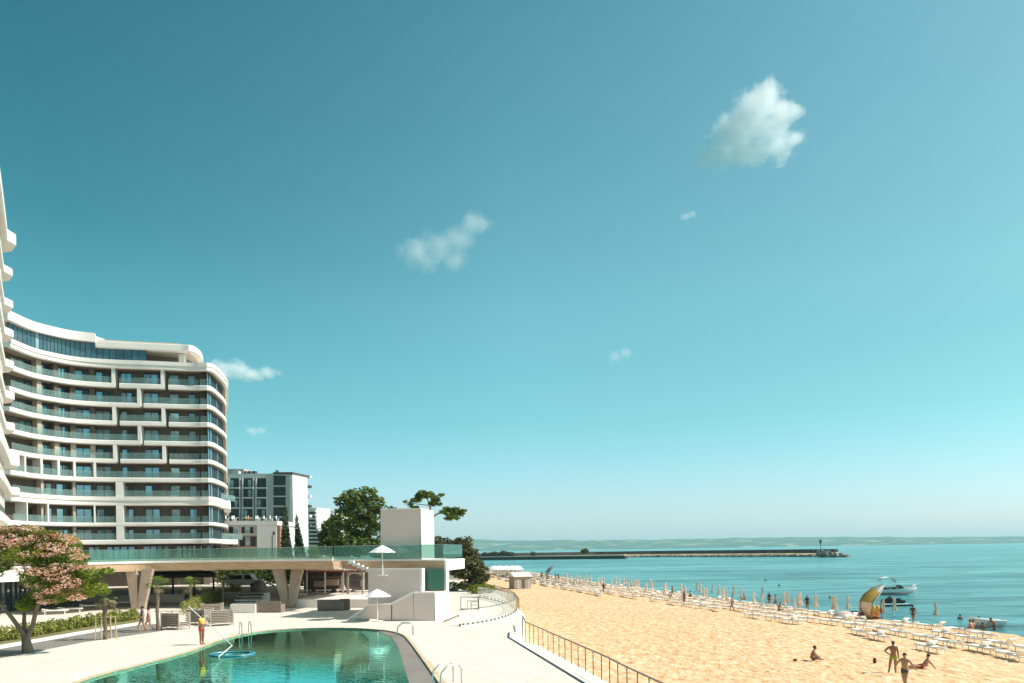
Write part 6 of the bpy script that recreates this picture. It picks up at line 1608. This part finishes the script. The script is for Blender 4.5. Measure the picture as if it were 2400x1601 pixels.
# ------------------------------------------------------------------ breakwater and jetty
STN = mat('breakwater_stone', (.13, .10, .08), .95, (.55, .46, .38), .5)
bw = thing('breakwater', tuple(G(1600, 1306, SEA_Z)), 'long dark stone breakwater with a sea wall reaching across the bay', 'breakwater')
fr0 = [G(x, y, SEA_Z) for x, y in ((1090, 1312), (1200, 1310.5), (1400, 1307.2), (1500, 1305.8), (1700, 1305.3), (1850, 1305.3), (1950, 1306), (1978, 1306))]
ax = [(p.x, p.y) for p in fr0]
qe = G(1930, 1306, SEA_Z); qw = G(1912, 1306, SEA_Z)
b = MB(); b.sweep(ax[:-2] + [(qe.x, qe.y)], [(-14, -1.5), (0, -1.5), (-2.5, .9), (-10, 1.9), (-14, 1.9)]); b.build('berm', mat('berm_scrub', (.20, .15, .06), .95, (.50, .37, .22), .12), bw)
b = MB(); b.sweep(ax[:-2] + [(qw.x, qw.y)], [(-17, -1.5), (-13.4, -1.5), (-13.6, 4.55), (-16, 4.55)]); b.build('sea_wall', mat('dark_sea_wall', (.075, .05, .04), .9, (.15, .115, .09), .2), bw)
rb = MB(); r_ = random.Random(9)
for i in range(1300):
    t = r_.random() ** .7; k = t * (len(fr0) - 1); i0 = min(int(k), len(fr0) - 2); p = fr0[i0].lerp(fr0[i0 + 1], k - i0)
    if t > .80: dx_ = r_.uniform(-11, 4); p = fr0[-1] + Vector((dx_, r_.uniform(0, 15), 0)); hz_ = r_.uniform(0, 1) * max(.3, (4 - dx_) * .26)
    else: dd = r_.uniform(0, 3.2); p = p + Vector((0, dd, 0)); hz_ = dd * .32
    s_ = r_.uniform(.45, 1.2) * (1.5 if t > .8 else 1.0)
    rb.box((p.x, p.y, SEA_Z + .25 + hz_), (s_ * 1.4, s_, s_), M=Matrix.Rotation(r_.uniform(0, 3), 3, Vector((r_.random(), r_.random(), r_.random() + .2))))
o = rb.build('rubble', STN, bw); o['kind'] = 'stuff'
b = MB(); q = Q(1923, 1288, 500); b.tube([(q.x, q.y, 2), (q.x, q.y, 10.5)], .18, 6); b.build('mast', DARK, bw); b = MB(); b.box((q.x, q.y, 9.6), (1.4, .4, 2.2)); b.build('beacon', DARK, bw)
jt = thing('jetty', tuple(G(1300, 1312, SEA_Z)), 'low inner jetty with a pale deck in front of the breakwater', 'jetty')
ja = G(1080, 1313.5, SEA_Z); jb = G(1463, 1309.6, SEA_Z)
b = MB(); b.sweep([(ja.x, ja.y), (jb.x, jb.y)], [(-9, 1.6), (0, 1.6), (0, 2.3), (-9, 2.3)]); b.build('deck', mat('jetty_deck', (.50, .38, .31), .9), jt)
b = MB(); b.sweep([(ja.x, ja.y), (jb.x + .5, jb.y)], [(-8, -1.5), (-.5, -1.5), (-.5, 1.58), (-8, 1.58)]); b.build('base', mat('under_deck_shadow', (.03, .025, .022), .7), jt)  # near-black block paints the shadow and dark piles under the deck
for i, (x, y, r__) in enumerate(((1158, 1299, 13), (1180, 1297, 10), (1195, 1299, 12), (1140, 1300, 10), (1370, 1292, 9), (1250, 1299, 6))):
    t_ = thing('shore_bush', tuple(Q(x, y + 6, 640)), ['dark bush on the breakwater root, second from the left', 'dark bush in the middle of the breakwater root clump', 'dark bush at the right end of the breakwater root clump', 'leftmost dark bush on the breakwater root', 'dark bush standing alone where the sea wall rises', 'tiny dark bush right of the breakwater root clump'][i], 'bush')
    s_ = 640 / FOC; leaf_obj('foliage', [(tuple(Q(x, y, 640)), (r__ * s_, 3, 5 * s_))], 500, .9, BRUSH, t_, 90 + i)
